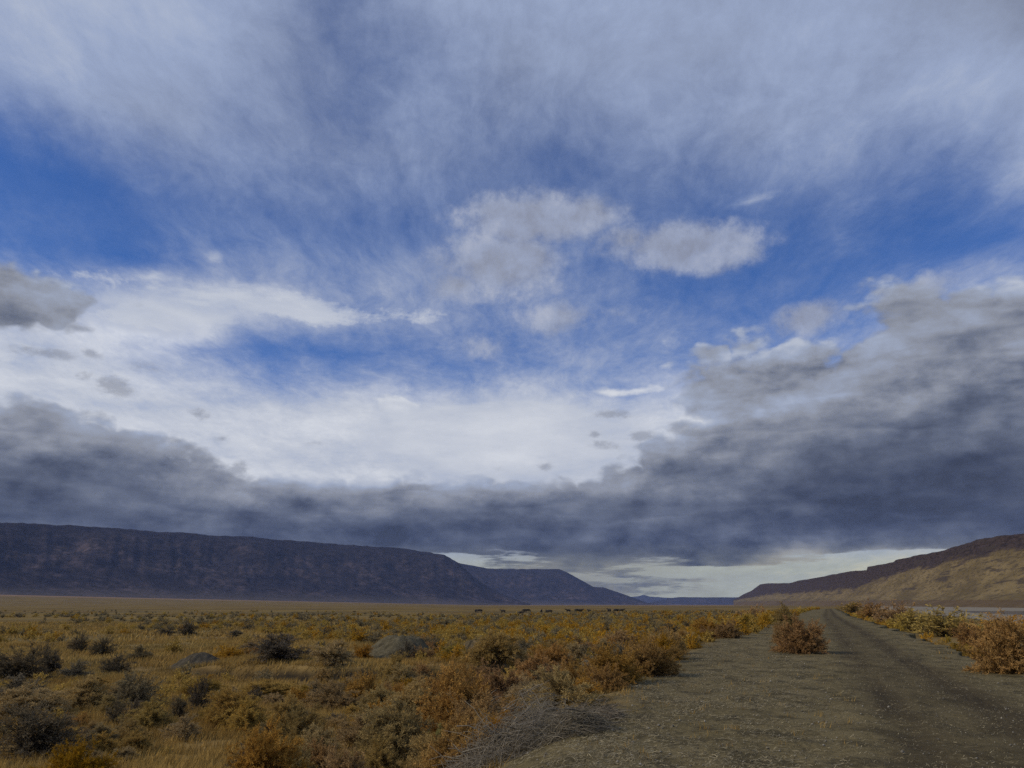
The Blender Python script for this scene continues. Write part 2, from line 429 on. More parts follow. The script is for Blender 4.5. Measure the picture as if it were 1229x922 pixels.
    lay_t = n.m('FRACT', n.m('MULTIPLY_ADD', el0, 0.24, n.m('MULTIPLY', n.m('ADD', n.m('MULTIPLY', big, 3.6), n.m('MULTIPLY', k1, 1.1)), 1.0)))
    lay_l = n.m('MULTIPLY', n.step(lay_t, 0.05, 0.8, smooth=False), n.step(lay_t, 1.0, 0.74))
    dlum = n.m('MULTIPLY', dlum, n.m('MULTIPLY_ADD', lay_l, 0.30, 0.88))
    edge = n.step(dm, 0.95, 0.55)
    dlum = n.m('MULTIPLY', dlum, n.m('MULTIPLY_ADD', edge, 0.36, 1.0))
    dlum = n.m('MAXIMUM', n.m('SUBTRACT', dlum, n.step(el0, 13.0, 4.0, 0.0, 0.024)), 0.03)
    col = n.mix(n.m('MULTIPLY', da, 0.97), col, tones(dlum))

    # dark scraps drifting under the white sheet
    sn = n.noise(n.node('ShaderNodeMapping', {0: d, 3: (1, 1, 1.8)}).outputs[0], 26.0, 6, 0.7)
    sb = blobs(SKY_SCRAPS, 3.0)
    sf = n.m('MULTIPLY_ADD', n.m('SUBTRACT', sn, 0.5), 3.2, sb)
    sa = n.m('MULTIPLY', n.step(sf, 0.1, 0.9), n.step(sb, 0.0, 0.5, 0.0, 0.65))
    col = n.mix(sa, col, tones(n.m('MULTIPLY_ADD', sn, 0.15, 0.2)))

    # warmer light low over the horizon
    warm = n.mix(n.step(el0, 4.6, 2.0), (1, 1, 1), (1.50, 1.29, 0.68))
    col = n.mix(1.0, col, warm, 'MULTIPLY')
    below = n.step(el0, -0.5, -3.0)
    col = n.mix(below, col, (1.2, 0.9, 0.5))
    bg = n.node('ShaderNodeBackground', {0: col, 1: SKY_STRENGTH})
    out = n.node('ShaderNodeOutputWorld', {0: bg.outputs[0]})
    w.cycles.sampling_method = 'MANUAL'
    w.cycles.sample_map_resolution = 512


SKY_TINT = (0.33, 0.61, 1.08)
build_sky()

sun_dir = Vector((math.sin(math.radians(SUN_AZ)) * math.cos(math.radians(SUN_EL)),
                  math.cos(math.radians(SUN_AZ)) * math.cos(math.radians(SUN_EL)), math.sin(math.radians(SUN_EL))))
sl = bpy.data.lights.new("sun", 'SUN')
sl.energy, sl.angle, sl.color = 2.6, math.radians(9), (1.0, 0.85, 0.64)
so = link(bpy.data.objects.new("sun", sl))
so.rotation_euler = sun_dir.to_track_quat('Z', 'Y').to_euler()

cam = bpy.data.cameras.new("camera")
cam.sensor_fit, cam.sensor_width = 'HORIZONTAL', 36.0
cam.lens = F_PX / 1229 * 36.0
cam.clip_start, cam.clip_end = 0.1, 60000.0
co = link(bpy.data.objects.new("camera", cam))
co.location = (0, 0, EYE)
co.rotation_euler = (math.radians(90) + PITCH, 0, 0)
SC.camera = co
vs = SC.view_settings
vs.view_transform, vs.look, vs.exposure, vs.gamma, vs.use_curve_mapping = 'Standard', 'None', 0.0, 1.0, False


# ------------------------------------------------------------------ ground form
def hash2(ix, iy, seed):
    h = (ix.astype(np.int64) * 374761393 + iy.astype(np.int64) * 668265263 + seed * 982451653) & 0x7FFFFFFF
    h = ((h ^ (h >> 13)) * 1274126177) & 0x7FFFFFFF
    return ((h ^ (h >> 16)) & 0xFFFF) / 65535.0


def vnoise(x, y, seed=0):
    x, y = np.asarray(x, float), np.asarray(y, float)
    ix, iy = np.floor(x), np.floor(y)
    fx, fy = x - ix, y - iy
    fx, fy = fx * fx * (3 - 2 * fx), fy * fy * (3 - 2 * fy)
    a, b = hash2(ix, iy, seed), hash2(ix + 1, iy, seed)
    c, d = hash2(ix, iy + 1, seed), hash2(ix + 1, iy + 1, seed)
    return (a * (1 - fx) + b * fx) * (1 - fy) + (c * (1 - fx) + d * fx) * fy


def fbm(x, y, seed=0, octs=4, gain=0.5):
    s, a, t = 0.0, 1.0, 0.0
    for i in range(octs):
        s = s + a * vnoise(np.asarray(x) * 2 ** i + 17.3 * i, np.asarray(y) * 2 ** i - 9.1 * i, seed + i)
        t += a
        a *= gain
    return s / t


def sstep(v, lo, hi):
    t = np.clip((np.asarray(v, float) - lo) / (hi - lo), 0, 1)
    return t * t * (3 - 2 * t)


MEADOW = -1.4
LEFT_Y, LEFT_X = [-60, 0, 9.2, 11.6, 14.3, 18.7, 25.3, 41.2, 78.2, 171.5, 342, 900], [-15, -1.3, 0.75, 1.05, 1.75, 2.4, 4.7, 10, 23.5, 58, 124, 345]
TRACK_Y, TRACK_X = [-60, 0, 9.2, 13.2, 23.6, 50.8, 122.7, 342, 900], [-16, 0.8, 3.5, 5.0, 8.7, 18.8, 45.0, 128, 352]
TRACK_W = 3.3


def levee_left(y):
    return np.interp(y, LEFT_Y, LEFT_X)


def track_left(y):
    return np.interp(y, TRACK_Y, TRACK_X)


def levee_right(y):
    return track_left(y) + TRACK_W + 1.7 + 1.6 * (fbm(np.asarray(y, float) / 3.1, 0.0 * np.asarray(y, float), 91, 3) - 0.5)


DITCH = [(-27.5, 42.0), (-18, 40.5), (-13, 39.2), (-9, 37.6), (-5, 37.0), (-1.2, 38.0), (0.6, 39.5)]


def ditch_dist(x, y):
    """Signed distance in y from the ditch line, and its strength along it."""
    c = np.interp(x, [p[0] for p in DITCH], [p[1] for p in DITCH])
    k = sstep(x, -17, -13) * (1 - sstep(x, -0.8, 0.6))
    return y - c, k


def ground_z(x, y, detail=True):
    x, y = np.asarray(x, float), np.asarray(y, float)
    z = MEADOW + 0.30 * (fbm(x / 14, y / 14, 3, 3) - 0.5)
    if detail:
        z = z + 0.10 * (fbm(x / 1.7, y / 1.7, 9, 3) - 0.5)
    # bench behind the ditch, ditch cut itself
    dd, k = ditch_dist(x, y)
    cut = np.exp(-(dd / np.where(dd < 0, 1.0, 0.42)) ** 2)
    z = z + k * (0.42 * sstep(dd, 0.1, 1.0) * (1 - sstep(dd, 3, 9)) - 1.1 * cut)
    # ground rising to the foot of the western rim
    r = np.hypot(x, y)
    az = np.degrees(np.arctan2(x, np.maximum(y, 1e-3)))
    z = z + 62 * sstep(r, 1300, 6200) * np.clip((-az - 2) / 30, 0, 1.3) * (y > 0)
    # river channel on the right, rising again to the eastern hill
    rl, rr = levee_left(y), levee_right(y)
    past = (x - rr) * 0.94
    zr = np.interp(past, [0, 1.5, 5.5, 12, 24, 420, 800, 3000], [0, -0.12, -0.9, -1.6, -2.3, -2.3, 3.0, 12])
    shore = shore_dist(x, y)
    zr = np.where(shore > 0, np.interp(shore, [0, 12, 60, 500, 3000], [-1.88, -1.62, -1.3, 3.0, 8]), np.minimum(zr, -2.0 + 1.9 * np.exp(-np.clip(past, 0, 500) / 6)))
    fade = 1 - sstep(y, 330, 700)
    top = 0.05 * (fbm(x / 3.5, y / 3.5, 21, 3) - 0.5) + (0.05 * (fbm(x / 0.45, y / 0.45, 5, 2) - 0.5) if detail else 0)
    w = sstep(x, rl - 3.6, rl + 0.15)
    z = np.where(x < (rl + rr) / 2, z * (1 - w * fade) + top * w * fade, np.where(x < rr, top * fade + z * (1 - fade), 0) + np.where(x >= rr, zr * fade + z * (1 - fade), 0))
    return z


SHORE = [(40, 60), (95, 120), (150, 210), (182, 290), (206, 385), (240, 520)]      # far water's edge (y, x) filled below


def shore_dist(x, y):
    """Metres beyond the far water's edge, an almost straight line to the right of the track."""
    x0, y0 = at(1098, 731.5, -1.9)
    x1, y1 = at(1229, 738.6, -1.9)
    L = math.hypot(x1 - x0, y1 - y0)
    nx, ny = (y0 - y1) / L, (x1 - x0) / L
    s = (x - x0) * nx + (y - y0) * ny
    if (200 - x0) * nx + (2000 - y0) * ny < 0:
        s = -s
    return s + 5 * (vnoise(np.asarray(x) / 30, np.asarray(y) / 30, 77) - 0.5)


def track_mask(x, y):
    s = (x - track_left(y)) / TRACK_W
    j = 0.16 * (fbm(x / 1.3, y / 1.3, 31, 3) - 0.5)
    return sstep(s + j, -0.06, 0.14) * (1 - sstep(s + j, 0.88, 1.08)) * (1 - sstep(y, 300, 600))


def surface_z(x, y):
    """Top of whatever lies there: the track sheet where it runs, else the ground."""
    return ground_z(x, y) + track_mask(x, y) * 0.012


def build_ground():
    front = np.radians(np.arange(-42, 42.01, 0.14))
    back = np.radians(np.arange(43, 317.5, 1.5))
    az = np.concatenate([front, back])
    rr = [0.0, 1.0]
    while rr[-1] < 26000:
        rr.append(rr[-1] * 1.0115 + 0.02)
    rr = np.array(sorted([v for v in rr[1:] if not 35.5 < v < 44.5] + list(np.arange(35.5, 44.5, 0.09))))
    A, R = np.meshgrid(az, rr)
    x, y = R * np.sin(A), R * np.cos(A)
    z = ground_z(x, y)
    tm = track_mask(x, y)
    s = (x - track_left(y)) / TRACK_W
    z = z - tm * 0.03
    lev = sstep(x + 0.9 * (fbm(x / 1.5, y / 1.5, 41, 3) - 0.5), levee_left(y) - 0.9 - 2.0 * (1 - sstep(y, 11, 15)), levee_left(y) + 0.5 - 1.4 * (1 - sstep(y, 11, 15))) * (1 - sstep(x - levee_right(y) + 1.2 * (fbm(x / 0.8, y / 0.8, 93, 3) - 0.5), -0.6, 2.2)) * (1 - sstep(y, 400, 800))
    mud = (sstep(shore_dist(x, y), -8, 0) * (1 - sstep(shore_dist(x, y), 230, 420)) + 0) * (x > levee_right(y) + 30) * (y > 0) * (y < 900)
    mud = np.maximum(mud, ((x > levee_right(y) + 12) & (shore_dist(x, y) < 0) & (y > -50)) * 1.0)
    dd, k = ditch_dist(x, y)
    bare = k * sstep(dd, -1.3, -0.7) * (1 - sstep(dd + 0.5 * (fbm(x / 0.8, y * 0, 88, 3) - 0.5), 0.5, 0.85))  # bare ditch bank, mask for the shadow painted into the cut
    nr, na = A.shape
    v = np.stack([x, y, z], -1).reshape(-1, 3)
    v = np.vstack([v, [[0, 0, float(ground_z(0.0, 0.0))]]])
    i = np.arange(nr - 1)[:, None] * na + np.arange(na)[None, :]
    j = np.arange(nr - 1)[:, None] * na + (np.arange(na)[None, :] + 1) % na
    q = np.stack([i, j, j + na, i + na], -1).reshape(-1, 4)[:, ::-1]
    c = len(v) - 1
    t = np.stack([np.arange(na), np.full(na, c), (np.arange(na) + 1) % na], -1)
    pad = lambda a: np.append(a.reshape(-1), a.reshape(-1)[0])
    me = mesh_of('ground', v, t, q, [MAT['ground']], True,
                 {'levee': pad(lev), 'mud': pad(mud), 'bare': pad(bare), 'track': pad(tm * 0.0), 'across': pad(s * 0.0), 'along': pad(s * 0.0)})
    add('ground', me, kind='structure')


def build_track():
    ys = [-8.0]
    while ys[-1] < 420:
        ys.append(ys[-1] + max(0.12, 0.012 * abs(ys[-1])))
    ys = np.array(ys)
    ss = np.linspace(-0.12, 1.12, 64)
    S, Y = np.meshgrid(ss, ys)
    X = track_left(Y) + S * TRACK_W
    rut = np.exp(-((S - 0.27) / 0.11) ** 2) + np.exp(-((S - 0.76) / 0.11) ** 2)
    base = ground_z(X, Y) - track_mask(X, Y) * 0.03
    lift = sstep(S, -0.12, 0.12) * (1 - sstep(S, 0.9, 1.12))
    Z = base + 0.004 + lift * (0.034 + 0.02 * (fbm(X / 0.35, Y / 0.35, 55, 3) - 0.5)) - rut * 0.016 + (1 - lift) * -0.02
    nr, na = S.shape
    i = np.arange(nr - 1)[:, None] * na + np.arange(na - 1)[None, :]
    q = np.stack([i, i + 1, i + 1 + na, i + na], -1).reshape(-1, 4)
    tm = sstep(S + 0.45 * (fbm(X / 0.9, Y / 1.8, 61, 4) - 0.5), -0.05, 0.38) * (1 - sstep(S + 0.22 * (fbm(X / 1.1, Y / 1.6, 62, 3) - 0.5), 0.84, 1.05))
    me = mesh_of('dirt_track', np.stack([X, Y, Z], -1).reshape(-1, 3), None, q, [MAT['ground']], True,
                 {'levee': np.ones(S.size), 'mud': np.zeros(S.size), 'bare': np.zeros(S.size),
                  'across': S.ravel(), 'along': Y.ravel(),
                  'track': (tm * (0.5 + 0.5 * np.clip(rut * 1.2, 0, 1))).ravel()})
    add('dirt_track', me, kind='structure')


def build_water():
    pts = []
    ys = np.linspace(20, 900, 60)
    L = [(float(levee_right(v) + 12.0), float(v)) for v in ys]
    v = [(x, y, -1.9) for x, y in L] + [(x + 900, y, -1.9) for x, y in L]
    k = len(L)
    q = [(i, i + k, i + 1 + k, i + 1) for i in range(k - 1)]
    me = mesh_of('river_water', v, None, q, [MAT['water']])
    add('river_water', me, kind='structure')


# ------------------------------------------------------------------ rims and hills
def hill(name, prof, mat, depth_rows, gully, seed, az_step=0.11, back=900.0, rough=1.0, skirt=(0.02, 30.0)):
    """prof: (px, ridge y, foot y, foot distance, depth) along the skyline; built as real relief at its own distance."""
    pa, pr, pf, pd, pk = [], [], [], [], []
    for (px, ry, fy, dist, dep) in prof:
        a, f, u = ray(px, ry)
        pa.append(math.atan2(a, f)); pr.append(u / math.hypot(a, f))
        a2, f2, u2 = ray(px, fy)
        pf.append(u2 / math.hypot(a2, f2)); pd.append(dist); pk.append(dep)
    az = np.arange(pa[0], pa[-1], math.radians(az_step))
    tr = np.interp(az, pa, pr); tf = np.interp(az, pa, pf)
    D = np.interp(az, pa, pd); K = np.interp(az, pa, pk)
    ts = np.array(depth_rows)                         # (t along depth, share of height)
    T, H = ts[:, 0][:, None], ts[:, 1][:, None]
    fine = np.linspace(0, 1, 90)
    Hh = np.interp(fine, ts[:, 0], ts[:, 1])[:, None]
    T = fine[:, None]
    R = D[None, :] + K[None, :] * T
    X, Y = R * np.sin(az)[None, :], R * np.cos(az)[None, :]
    top = EYE + tr * (D + K)
    foot = EYE + tf * D
    foot = np.minimum(foot, top)
    ker = np.exp(-np.linspace(-2.2, 2.2, 61) ** 2)
    top_s = np.convolve(np.pad(top, 30, mode='edge'), ker / ker.sum(), mode='valid')
    Hn = np.maximum(top_s - foot, 0)
    g = np.abs(fbm(X / gully, Y / gully, seed, 5, 0.55) - 0.5) * 2
    g2 = fbm(X / (gully * 0.22), Y / (gully * 0.22), seed + 7, 4, 0.6) - 0.5
    mid = np.sin(np.pi * np.clip(T, 0, 1)) ** 0.8
    relief = ((g - 0.35) * 0.34 + g2 * 0.11) * rough
    ribs = fbm(az[None, :] * 150 + 2 * g, T * 1.2 + 0 * az[None, :], seed + 13, 4, 0.6) - 0.5
    relief = relief + 0.065 * ribs * rough
    cliff = g2 * 0.05 * min(1.0, rough * 4) * sstep(Hh, 0.75, 0.95) * (1 - sstep(T, 0.97, 1.0))
    Z = foot[None, :] + Hn[None, :] * (Hh - relief * mid * np.clip(Hh * 1.6, 0, 1) * (1 - 0.75 * sstep(Hh, 0.75, 1.0)) + cliff)
    Z = Z + (top - top_s)[None, :] * sstep(Hh, 0.55, 0.95)
    Z = Z + sstep(T, 0.9, 1.0) * (fbm(az[None, :] * 160, az[None, :] * 0, seed + 3, 4) - 0.5) * Hn[None, :] * 0.03
    # plateau falling away behind, and a skirt into the ground in front
    RB = D + K + back
    XB, YB = RB * np.sin(az), RB * np.cos(az)
    RC = RB + back
    X = np.vstack([(D - K * skirt[0]) * np.sin(az), X, XB, RC * np.sin(az)])
    Y = np.vstack([(D - K * skirt[0]) * np.cos(az), Y, YB, RC * np.cos(az)])
    Z = np.vstack([foot - np.maximum(skirt[1], foot + 8.0), Z, Z[-1] - 0.12 * Hn, Z[-1] * 0 - 40.0])
    Hv = np.vstack([np.zeros_like(az)[None], np.broadcast_to(Hh, R.shape), np.ones((2, len(az)))])
    gv = np.vstack([g[:1], g, g[-1:], g[-1:]])
    nr, na = X.shape
    i = np.arange(nr - 1)[:, None] * na + np.arange(na - 1)[None, :]
    q = np.stack([i, i + 1, i + 1 + na, i + na], -1).reshape(-1, 4)
    me = mesh_of(name, np.stack([X, Y, Z], -1).reshape(-1, 3), None, q, [mat], True,
                 {'height': Hv.ravel(), 'gully': gv.ravel()})
    return add(name, me, kind='structure')


def build_hills():
    scarp = [(0, 0), (0.12, 0.05), (0.3, 0.18), (0.6, 0.52), (0.82, 0.82), (0.9, 0.93), (0.94, 0.985), (1, 1)]
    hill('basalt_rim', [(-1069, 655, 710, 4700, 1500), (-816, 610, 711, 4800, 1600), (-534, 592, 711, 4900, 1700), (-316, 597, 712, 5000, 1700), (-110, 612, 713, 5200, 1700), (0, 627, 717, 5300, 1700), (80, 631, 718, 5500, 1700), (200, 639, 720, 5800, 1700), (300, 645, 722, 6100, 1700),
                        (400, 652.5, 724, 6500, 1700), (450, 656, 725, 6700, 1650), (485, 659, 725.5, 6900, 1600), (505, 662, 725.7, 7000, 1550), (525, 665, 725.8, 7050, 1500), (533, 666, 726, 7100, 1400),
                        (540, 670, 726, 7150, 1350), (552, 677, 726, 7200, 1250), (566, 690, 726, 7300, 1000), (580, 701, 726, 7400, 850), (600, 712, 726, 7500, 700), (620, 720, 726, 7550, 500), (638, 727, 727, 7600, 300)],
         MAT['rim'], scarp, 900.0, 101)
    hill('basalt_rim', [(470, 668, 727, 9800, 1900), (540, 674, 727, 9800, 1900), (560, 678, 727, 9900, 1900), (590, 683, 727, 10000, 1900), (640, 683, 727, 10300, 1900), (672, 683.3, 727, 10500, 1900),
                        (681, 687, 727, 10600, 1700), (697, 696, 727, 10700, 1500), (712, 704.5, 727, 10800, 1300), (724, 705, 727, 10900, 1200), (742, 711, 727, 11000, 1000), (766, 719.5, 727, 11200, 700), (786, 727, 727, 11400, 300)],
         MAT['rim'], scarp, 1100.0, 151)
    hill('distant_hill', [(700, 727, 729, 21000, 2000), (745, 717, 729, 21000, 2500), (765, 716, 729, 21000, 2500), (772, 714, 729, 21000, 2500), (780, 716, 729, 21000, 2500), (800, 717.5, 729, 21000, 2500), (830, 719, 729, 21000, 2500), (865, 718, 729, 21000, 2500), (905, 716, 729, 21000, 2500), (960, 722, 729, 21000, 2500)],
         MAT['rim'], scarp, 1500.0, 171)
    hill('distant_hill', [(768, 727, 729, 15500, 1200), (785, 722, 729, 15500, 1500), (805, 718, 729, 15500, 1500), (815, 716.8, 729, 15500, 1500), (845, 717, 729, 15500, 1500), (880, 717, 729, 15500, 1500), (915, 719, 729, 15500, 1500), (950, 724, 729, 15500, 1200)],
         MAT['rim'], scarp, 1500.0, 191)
    grassy = [(0, 0), (0.25, 0.10), (0.5, 0.30), (0.75, 0.60), (0.9, 0.86), (0.935, 0.97), (1, 1)]
    east = [(880, 720, 723, 6200, 900), (886, 717, 722.5, 5900, 900), (893, 713, 722, 5600, 900), (902, 709, 722, 5200, 900), (912, 701.5, 722, 4900, 900), (920, 700.2, 721.5, 4600, 900), (948, 700, 721.5, 4000, 850), (958, 697, 721.5, 3800, 800),
            (975, 694.5, 721.5, 3400, 750), (1000, 689.5, 721.5, 2900, 700), (1012, 687.5, 721.5, 2700, 680), (1020, 685.5, 721.5, 2550, 650), (1036, 684.5, 721.5, 2300, 620), (1040.4, 684, 721.5, 2250, 610), (1041.2, 680.2, 721.5, 2240, 610),
            (1066, 676, 721.5, 1950, 570), (1072, 675, 721.5, 1900, 560), (1075, 672.4, 721.5, 1870, 555), (1100, 667, 721.5, 1680, 530), (1130, 661, 721.5, 1480, 500), (1148, 655.5, 721.5, 1380, 480), (1166, 651, 721.5, 1290, 460),
            (1172, 648.2, 721.5, 1260, 455), (1200, 643, 721.5, 1150, 440), (1229, 640.5, 721.5, 1060, 430), (1330, 628, 720, 820, 400), (1420, 610, 720, 680, 380)]
    hill('east_hill', east, MAT['east'], grassy, 160.0, 211, 0.07, 300.0, 0.05, (0.45, 12.0))


# ------------------------------------------------------------------ materials of the setting
MAT = {}


def principled(n, col, rough=0.9, normal=None, spec=0.2):
    b = n.node('ShaderNodeBsdfPrincipled', {'Base Color': col, 'Roughness': rough, 'Normal': normal})
    b.inputs['Specular IOR Level'].default_value = spec
    n.node('ShaderNodeOutputMaterial', {0: b.outputs[0]})
    return b


def setting_materials():
    m, n = material('ground'); MAT['ground'] = m
    p = n.pos()
    big = n.noise(p, 0.035, 5, 0.6)
    med = n.noise(p, 0.55, 5, 0.62)
    fin = n.noise(p, 9.0, 5, 0.7)
    grit = n.noise(p, 46.0, 3, 0.7)
    streak = n.noise(n.node('ShaderNodeMapping', {0: p, 3: (0.0035, 0.010, 1)}).outputs[0], 1.0, 6, 0.62)
    # meadow soil and dry grass
    straw = n.ramp(med, [(0.25, (.13, .085, .03)), (0.5, (.21, .14, .048)), (0.75, (.29, .20, .075))])
    field = n.ramp(streak, [(0.36, (.06, .04, .013)), (0.44, (.13, .085, .022)), (0.52, (.20, .13, .03)), (0.58, (.085, .058, .017)), (0.66, (.17, .103, .027))])
    far = n.vm('LENGTH', p, out=1)
    meadow = n.mix(n.step(far, 30.0, 130.0), straw, field)
    meadow = n.mix(n.m('MULTIPLY', n.step(big, 0.45, 0.65), 0.45), meadow, (.17, .15, .07))
    sunlit_strip = n.m('MULTIPLY', n.step(far, 3900.0, 5000.0), 0.6)  # sunlit strip below the rim, painted in as paler pinkish ground
    meadow = n.mix(sunlit_strip, meadow, (.30, .185, .125))
    # gravelly verge with bleached litter
    verge = n.ramp(fin, [(0.26, (.056, .046, .025)), (0.5, (.132, .109, .056)), (0.66, (.215, .18, .096)), (0.8, (.34, .295, .17))])
    verge = n.mix(n.m('MULTIPLY', n.step(med, 0.42, 0.62), 0.8), verge, (.19, .158, .085))
    verge = n.mix(n.m('MULTIPLY', n.step(grit, 0.58, 0.72), 0.6), verge, (.35, .30, .18))
    verge = n.mix(n.m('MULTIPLY', n.step(n.noise(n.node('ShaderNodeMapping', {0: p, 2: (0, 0, -0.35), 3: (1.6, 0.8, 1)}).outputs[0], 1.1, 5, 0.68), 0.48, 0.62), 0.75), verge, (.052, .044, .024))
    packed = n.ramp(n.m('ADD', n.m('MULTIPLY', fin, 0.5), n.m('MULTIPLY', med, 0.5)), [(0.3, (.062, .050, .028)), (0.5, (.095, .077, .042)), (0.7, (.135, .112, .062))])
    lane = n.noise(n.xyz(n.m('MULTIPLY', n.attr('across'), 9.0), n.m('MULTIPLY', n.attr('along'), 0.22), 0.0), 1.0, 5, 0.6)
    packed = n.mix(n.step(lane, 0.5, 0.68, 0.0, 0.65), packed, (.16, .135, .075))
    packed = n.mix(n.step(lane, 0.48, 0.32, 0.0, 0.7), packed, (.052, .043, .026))
    packed = n.mix(n.m('MULTIPLY', n.step(grit, 0.62, 0.74), 0.5), packed, (.225, .195, .115))
    verge = n.vm('MULTIPLY', verge, (.90, .88, .80))
    packed = n.vm('MULTIPLY', packed, (.66, .63, .58))
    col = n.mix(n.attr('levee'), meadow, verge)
    col = n.mix(n.attr('track'), col, packed)
    mudc = n.mix(n.step(med, .3, .7), (.19, .168, .125), (.24, .212, .16))
    col = n.mix(n.attr('mud'), col, mudc)
    col = n.mix(n.attr('bare'), col, (.028, .023, .017))  # ditch shadow painted near-black onto the bare bank
    h = n.m('ADD', n.m('MULTIPLY', fin, 0.6), n.m('MULTIPLY', grit, 0.25))
    bp = n.node('ShaderNodeBump', {'Strength': 0.8, 'Distance': 0.07, 'Height': h}).outputs[0]
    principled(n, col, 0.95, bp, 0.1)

    m, n = material('water'); MAT['water'] = m
    p = n.pos()
    b = n.node('ShaderNodeBump', {'Strength': 0.9, 'Distance': 0.05, 'Height': n.noise(p, 1.5, 4, 0.6)}).outputs[0]
    principled(n, (.03, .045, .06), 0.12, b, 0.6)

    m, n = material('basalt_rim'); MAT['rim'] = m  # dark basalt, with the cloud shadow over it put into its colours
    p = n.pos()
    h, g = n.attr('height'), n.attr('gully')
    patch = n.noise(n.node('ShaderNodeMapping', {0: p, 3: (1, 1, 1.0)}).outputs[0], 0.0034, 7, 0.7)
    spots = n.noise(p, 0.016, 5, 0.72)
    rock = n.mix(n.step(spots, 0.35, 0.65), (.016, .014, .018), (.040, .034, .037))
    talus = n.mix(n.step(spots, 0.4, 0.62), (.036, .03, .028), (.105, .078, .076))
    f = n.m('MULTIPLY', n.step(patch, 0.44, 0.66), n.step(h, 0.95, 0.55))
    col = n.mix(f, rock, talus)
    col = n.mix(n.m('MULTIPLY', n.step(h, 0.16, 0.02), 0.6), col, (.10, .085, .07))
    bp = n.node('ShaderNodeBump', {'Strength': 0.45, 'Distance': 30.0, 'Height': spots}).outputs[0]
    principled(n, col, 0.95, bp, 0.05)

    m, n = material('east_hill'); MAT['east'] = m
    p = n.pos()
    h = n.attr('height')
    bands = n.noise(n.node('ShaderNodeMapping', {0: p, 3: (.006, .006, .11)}).outputs[0], 1.0, 6, 0.62)
    patch = n.noise(n.node('ShaderNodeMapping', {0: p, 3: (.007, .007, .03)}).outputs[0], 1.0, 6, 0.65)
    spots = n.noise(n.node('ShaderNodeMapping', {0: p, 3: (.045, .045, .26)}).outputs[0], 1.0, 6, 0.75)
    grass = n.mix(n.step(patch, 0.35, 0.65), (.11, .084, .040), (.19, .145, .070))
    grass = n.mix(n.m('MULTIPLY', n.step(spots, 0.48, 0.62), 0.8), grass, (.06, .047, .03))
    rock = n.mix(n.step(spots, 0.38, 0.62), (.026, .020, .020), (.062, .046, .042))
    up = n.m('ADD', h, n.m('MULTIPLY', n.m('SUBTRACT', patch, 0.5), 0.55))
    up = n.m('ADD', up, n.m('MULTIPLY', n.m('SUBTRACT', bands, 0.5), 0.35))
    col = n.mix(n.step(n.m('ADD', up, n.step(n.vm('LENGTH', p, out=1), 2000.0, 3000.0, 0.0, 0.34)), 0.65, 0.78), grass, rock)
    ledge = n.m('MULTIPLY', n.step(bands, 0.555, 0.63), n.step(h, 0.10, 0.25))
    col = n.mix(n.m('MULTIPLY', ledge, 0.8), col, (.05, .04, .032))
    brown = n.m('MULTIPLY', n.step(h, 0.022, 0.008), 0.6)
    col = n.mix(brown, col, (.085, .056, .034))
    bp = n.node('ShaderNodeBump', {'Strength': 0.6, 'Distance': 1.6, 'Height': spots}).outputs[0]
    principled(n, col, 0.95, bp, 0.05)




def build_haze():
    x0, y0, z0, x1, y1, z1 = -21000, -3000, -60, 16000, 27000, 900
    v = [(x, y, z) for z in (z0, z1) for y in (y0, y1) for x in (x0, x1)]
    q = [(0, 2, 3, 1), (4, 5, 7, 6), (0, 1, 5, 4), (2, 6, 7, 3), (0, 4, 6, 2), (1, 3, 7, 5)]
    m, n = material('haze')
    vol = n.node('ShaderNodeVolumePrincipled', {'Color': (.38, .53, 1.0), 'Density': HAZE})
    n.node('ShaderNodeOutputMaterial', {'Volume': vol.outputs[0]})
    m.cycles.homogeneous_volume = True
    add('haze', mesh_of('haze', v, None, q, [m]), kind='stuff', label='thin blue air between the camera and the far rims', category='haze')


HAZE = 2.1e-5
setting_materials()
build_haze()
build_ground()
build_track()
build_water()
build_hills()


# ------------------------------------------------------------------ plants
def leaf_material(name, tips, body, stem_mix=0.0):
    """Dry foliage: tip colour and lower colour of the twigs, varying from plant to plant."""
    m, n = material(name)
    oi = n.node('ShaderNodeObjectInfo')
    rnd = oi.outputs['Random']
    a = n.attr('tip')
    var = n.attr('shade')
    col = n.mix(n.step(a, 0.25, 0.9), body, tips)
    hsv = n.node('ShaderNodeHueSaturation', {'Hue': n.step(rnd, 0, 1, 0.492, 0.508, False), 'Saturation': n.step(n.m('FRACT', n.m('MULTIPLY', rnd, 7.3)), 0, 1, 0.8, 1.1, False),
                                             'Value': n.m('MULTIPLY', n.step(n.m('FRACT', n.m('MULTIPLY', rnd, 3.7)), 0, 1, 0.8, 1.15, False), n.step(var, 0, 1, 0.72, 1.25, False)), 'Color': col})
    d = n.node('ShaderNodeBsdfDiffuse', {0: hsv.outputs[0]})
    t = n.node('ShaderNodeBsdfTranslucent', {0: hsv.outputs[0]})
    mx = n.node('ShaderNodeMixShader', {0: 0.28, 1: d.outputs[0], 2: t.outputs[0]})
    n.node('ShaderNodeOutputMaterial', {0: mx.outputs[0]})
    return m


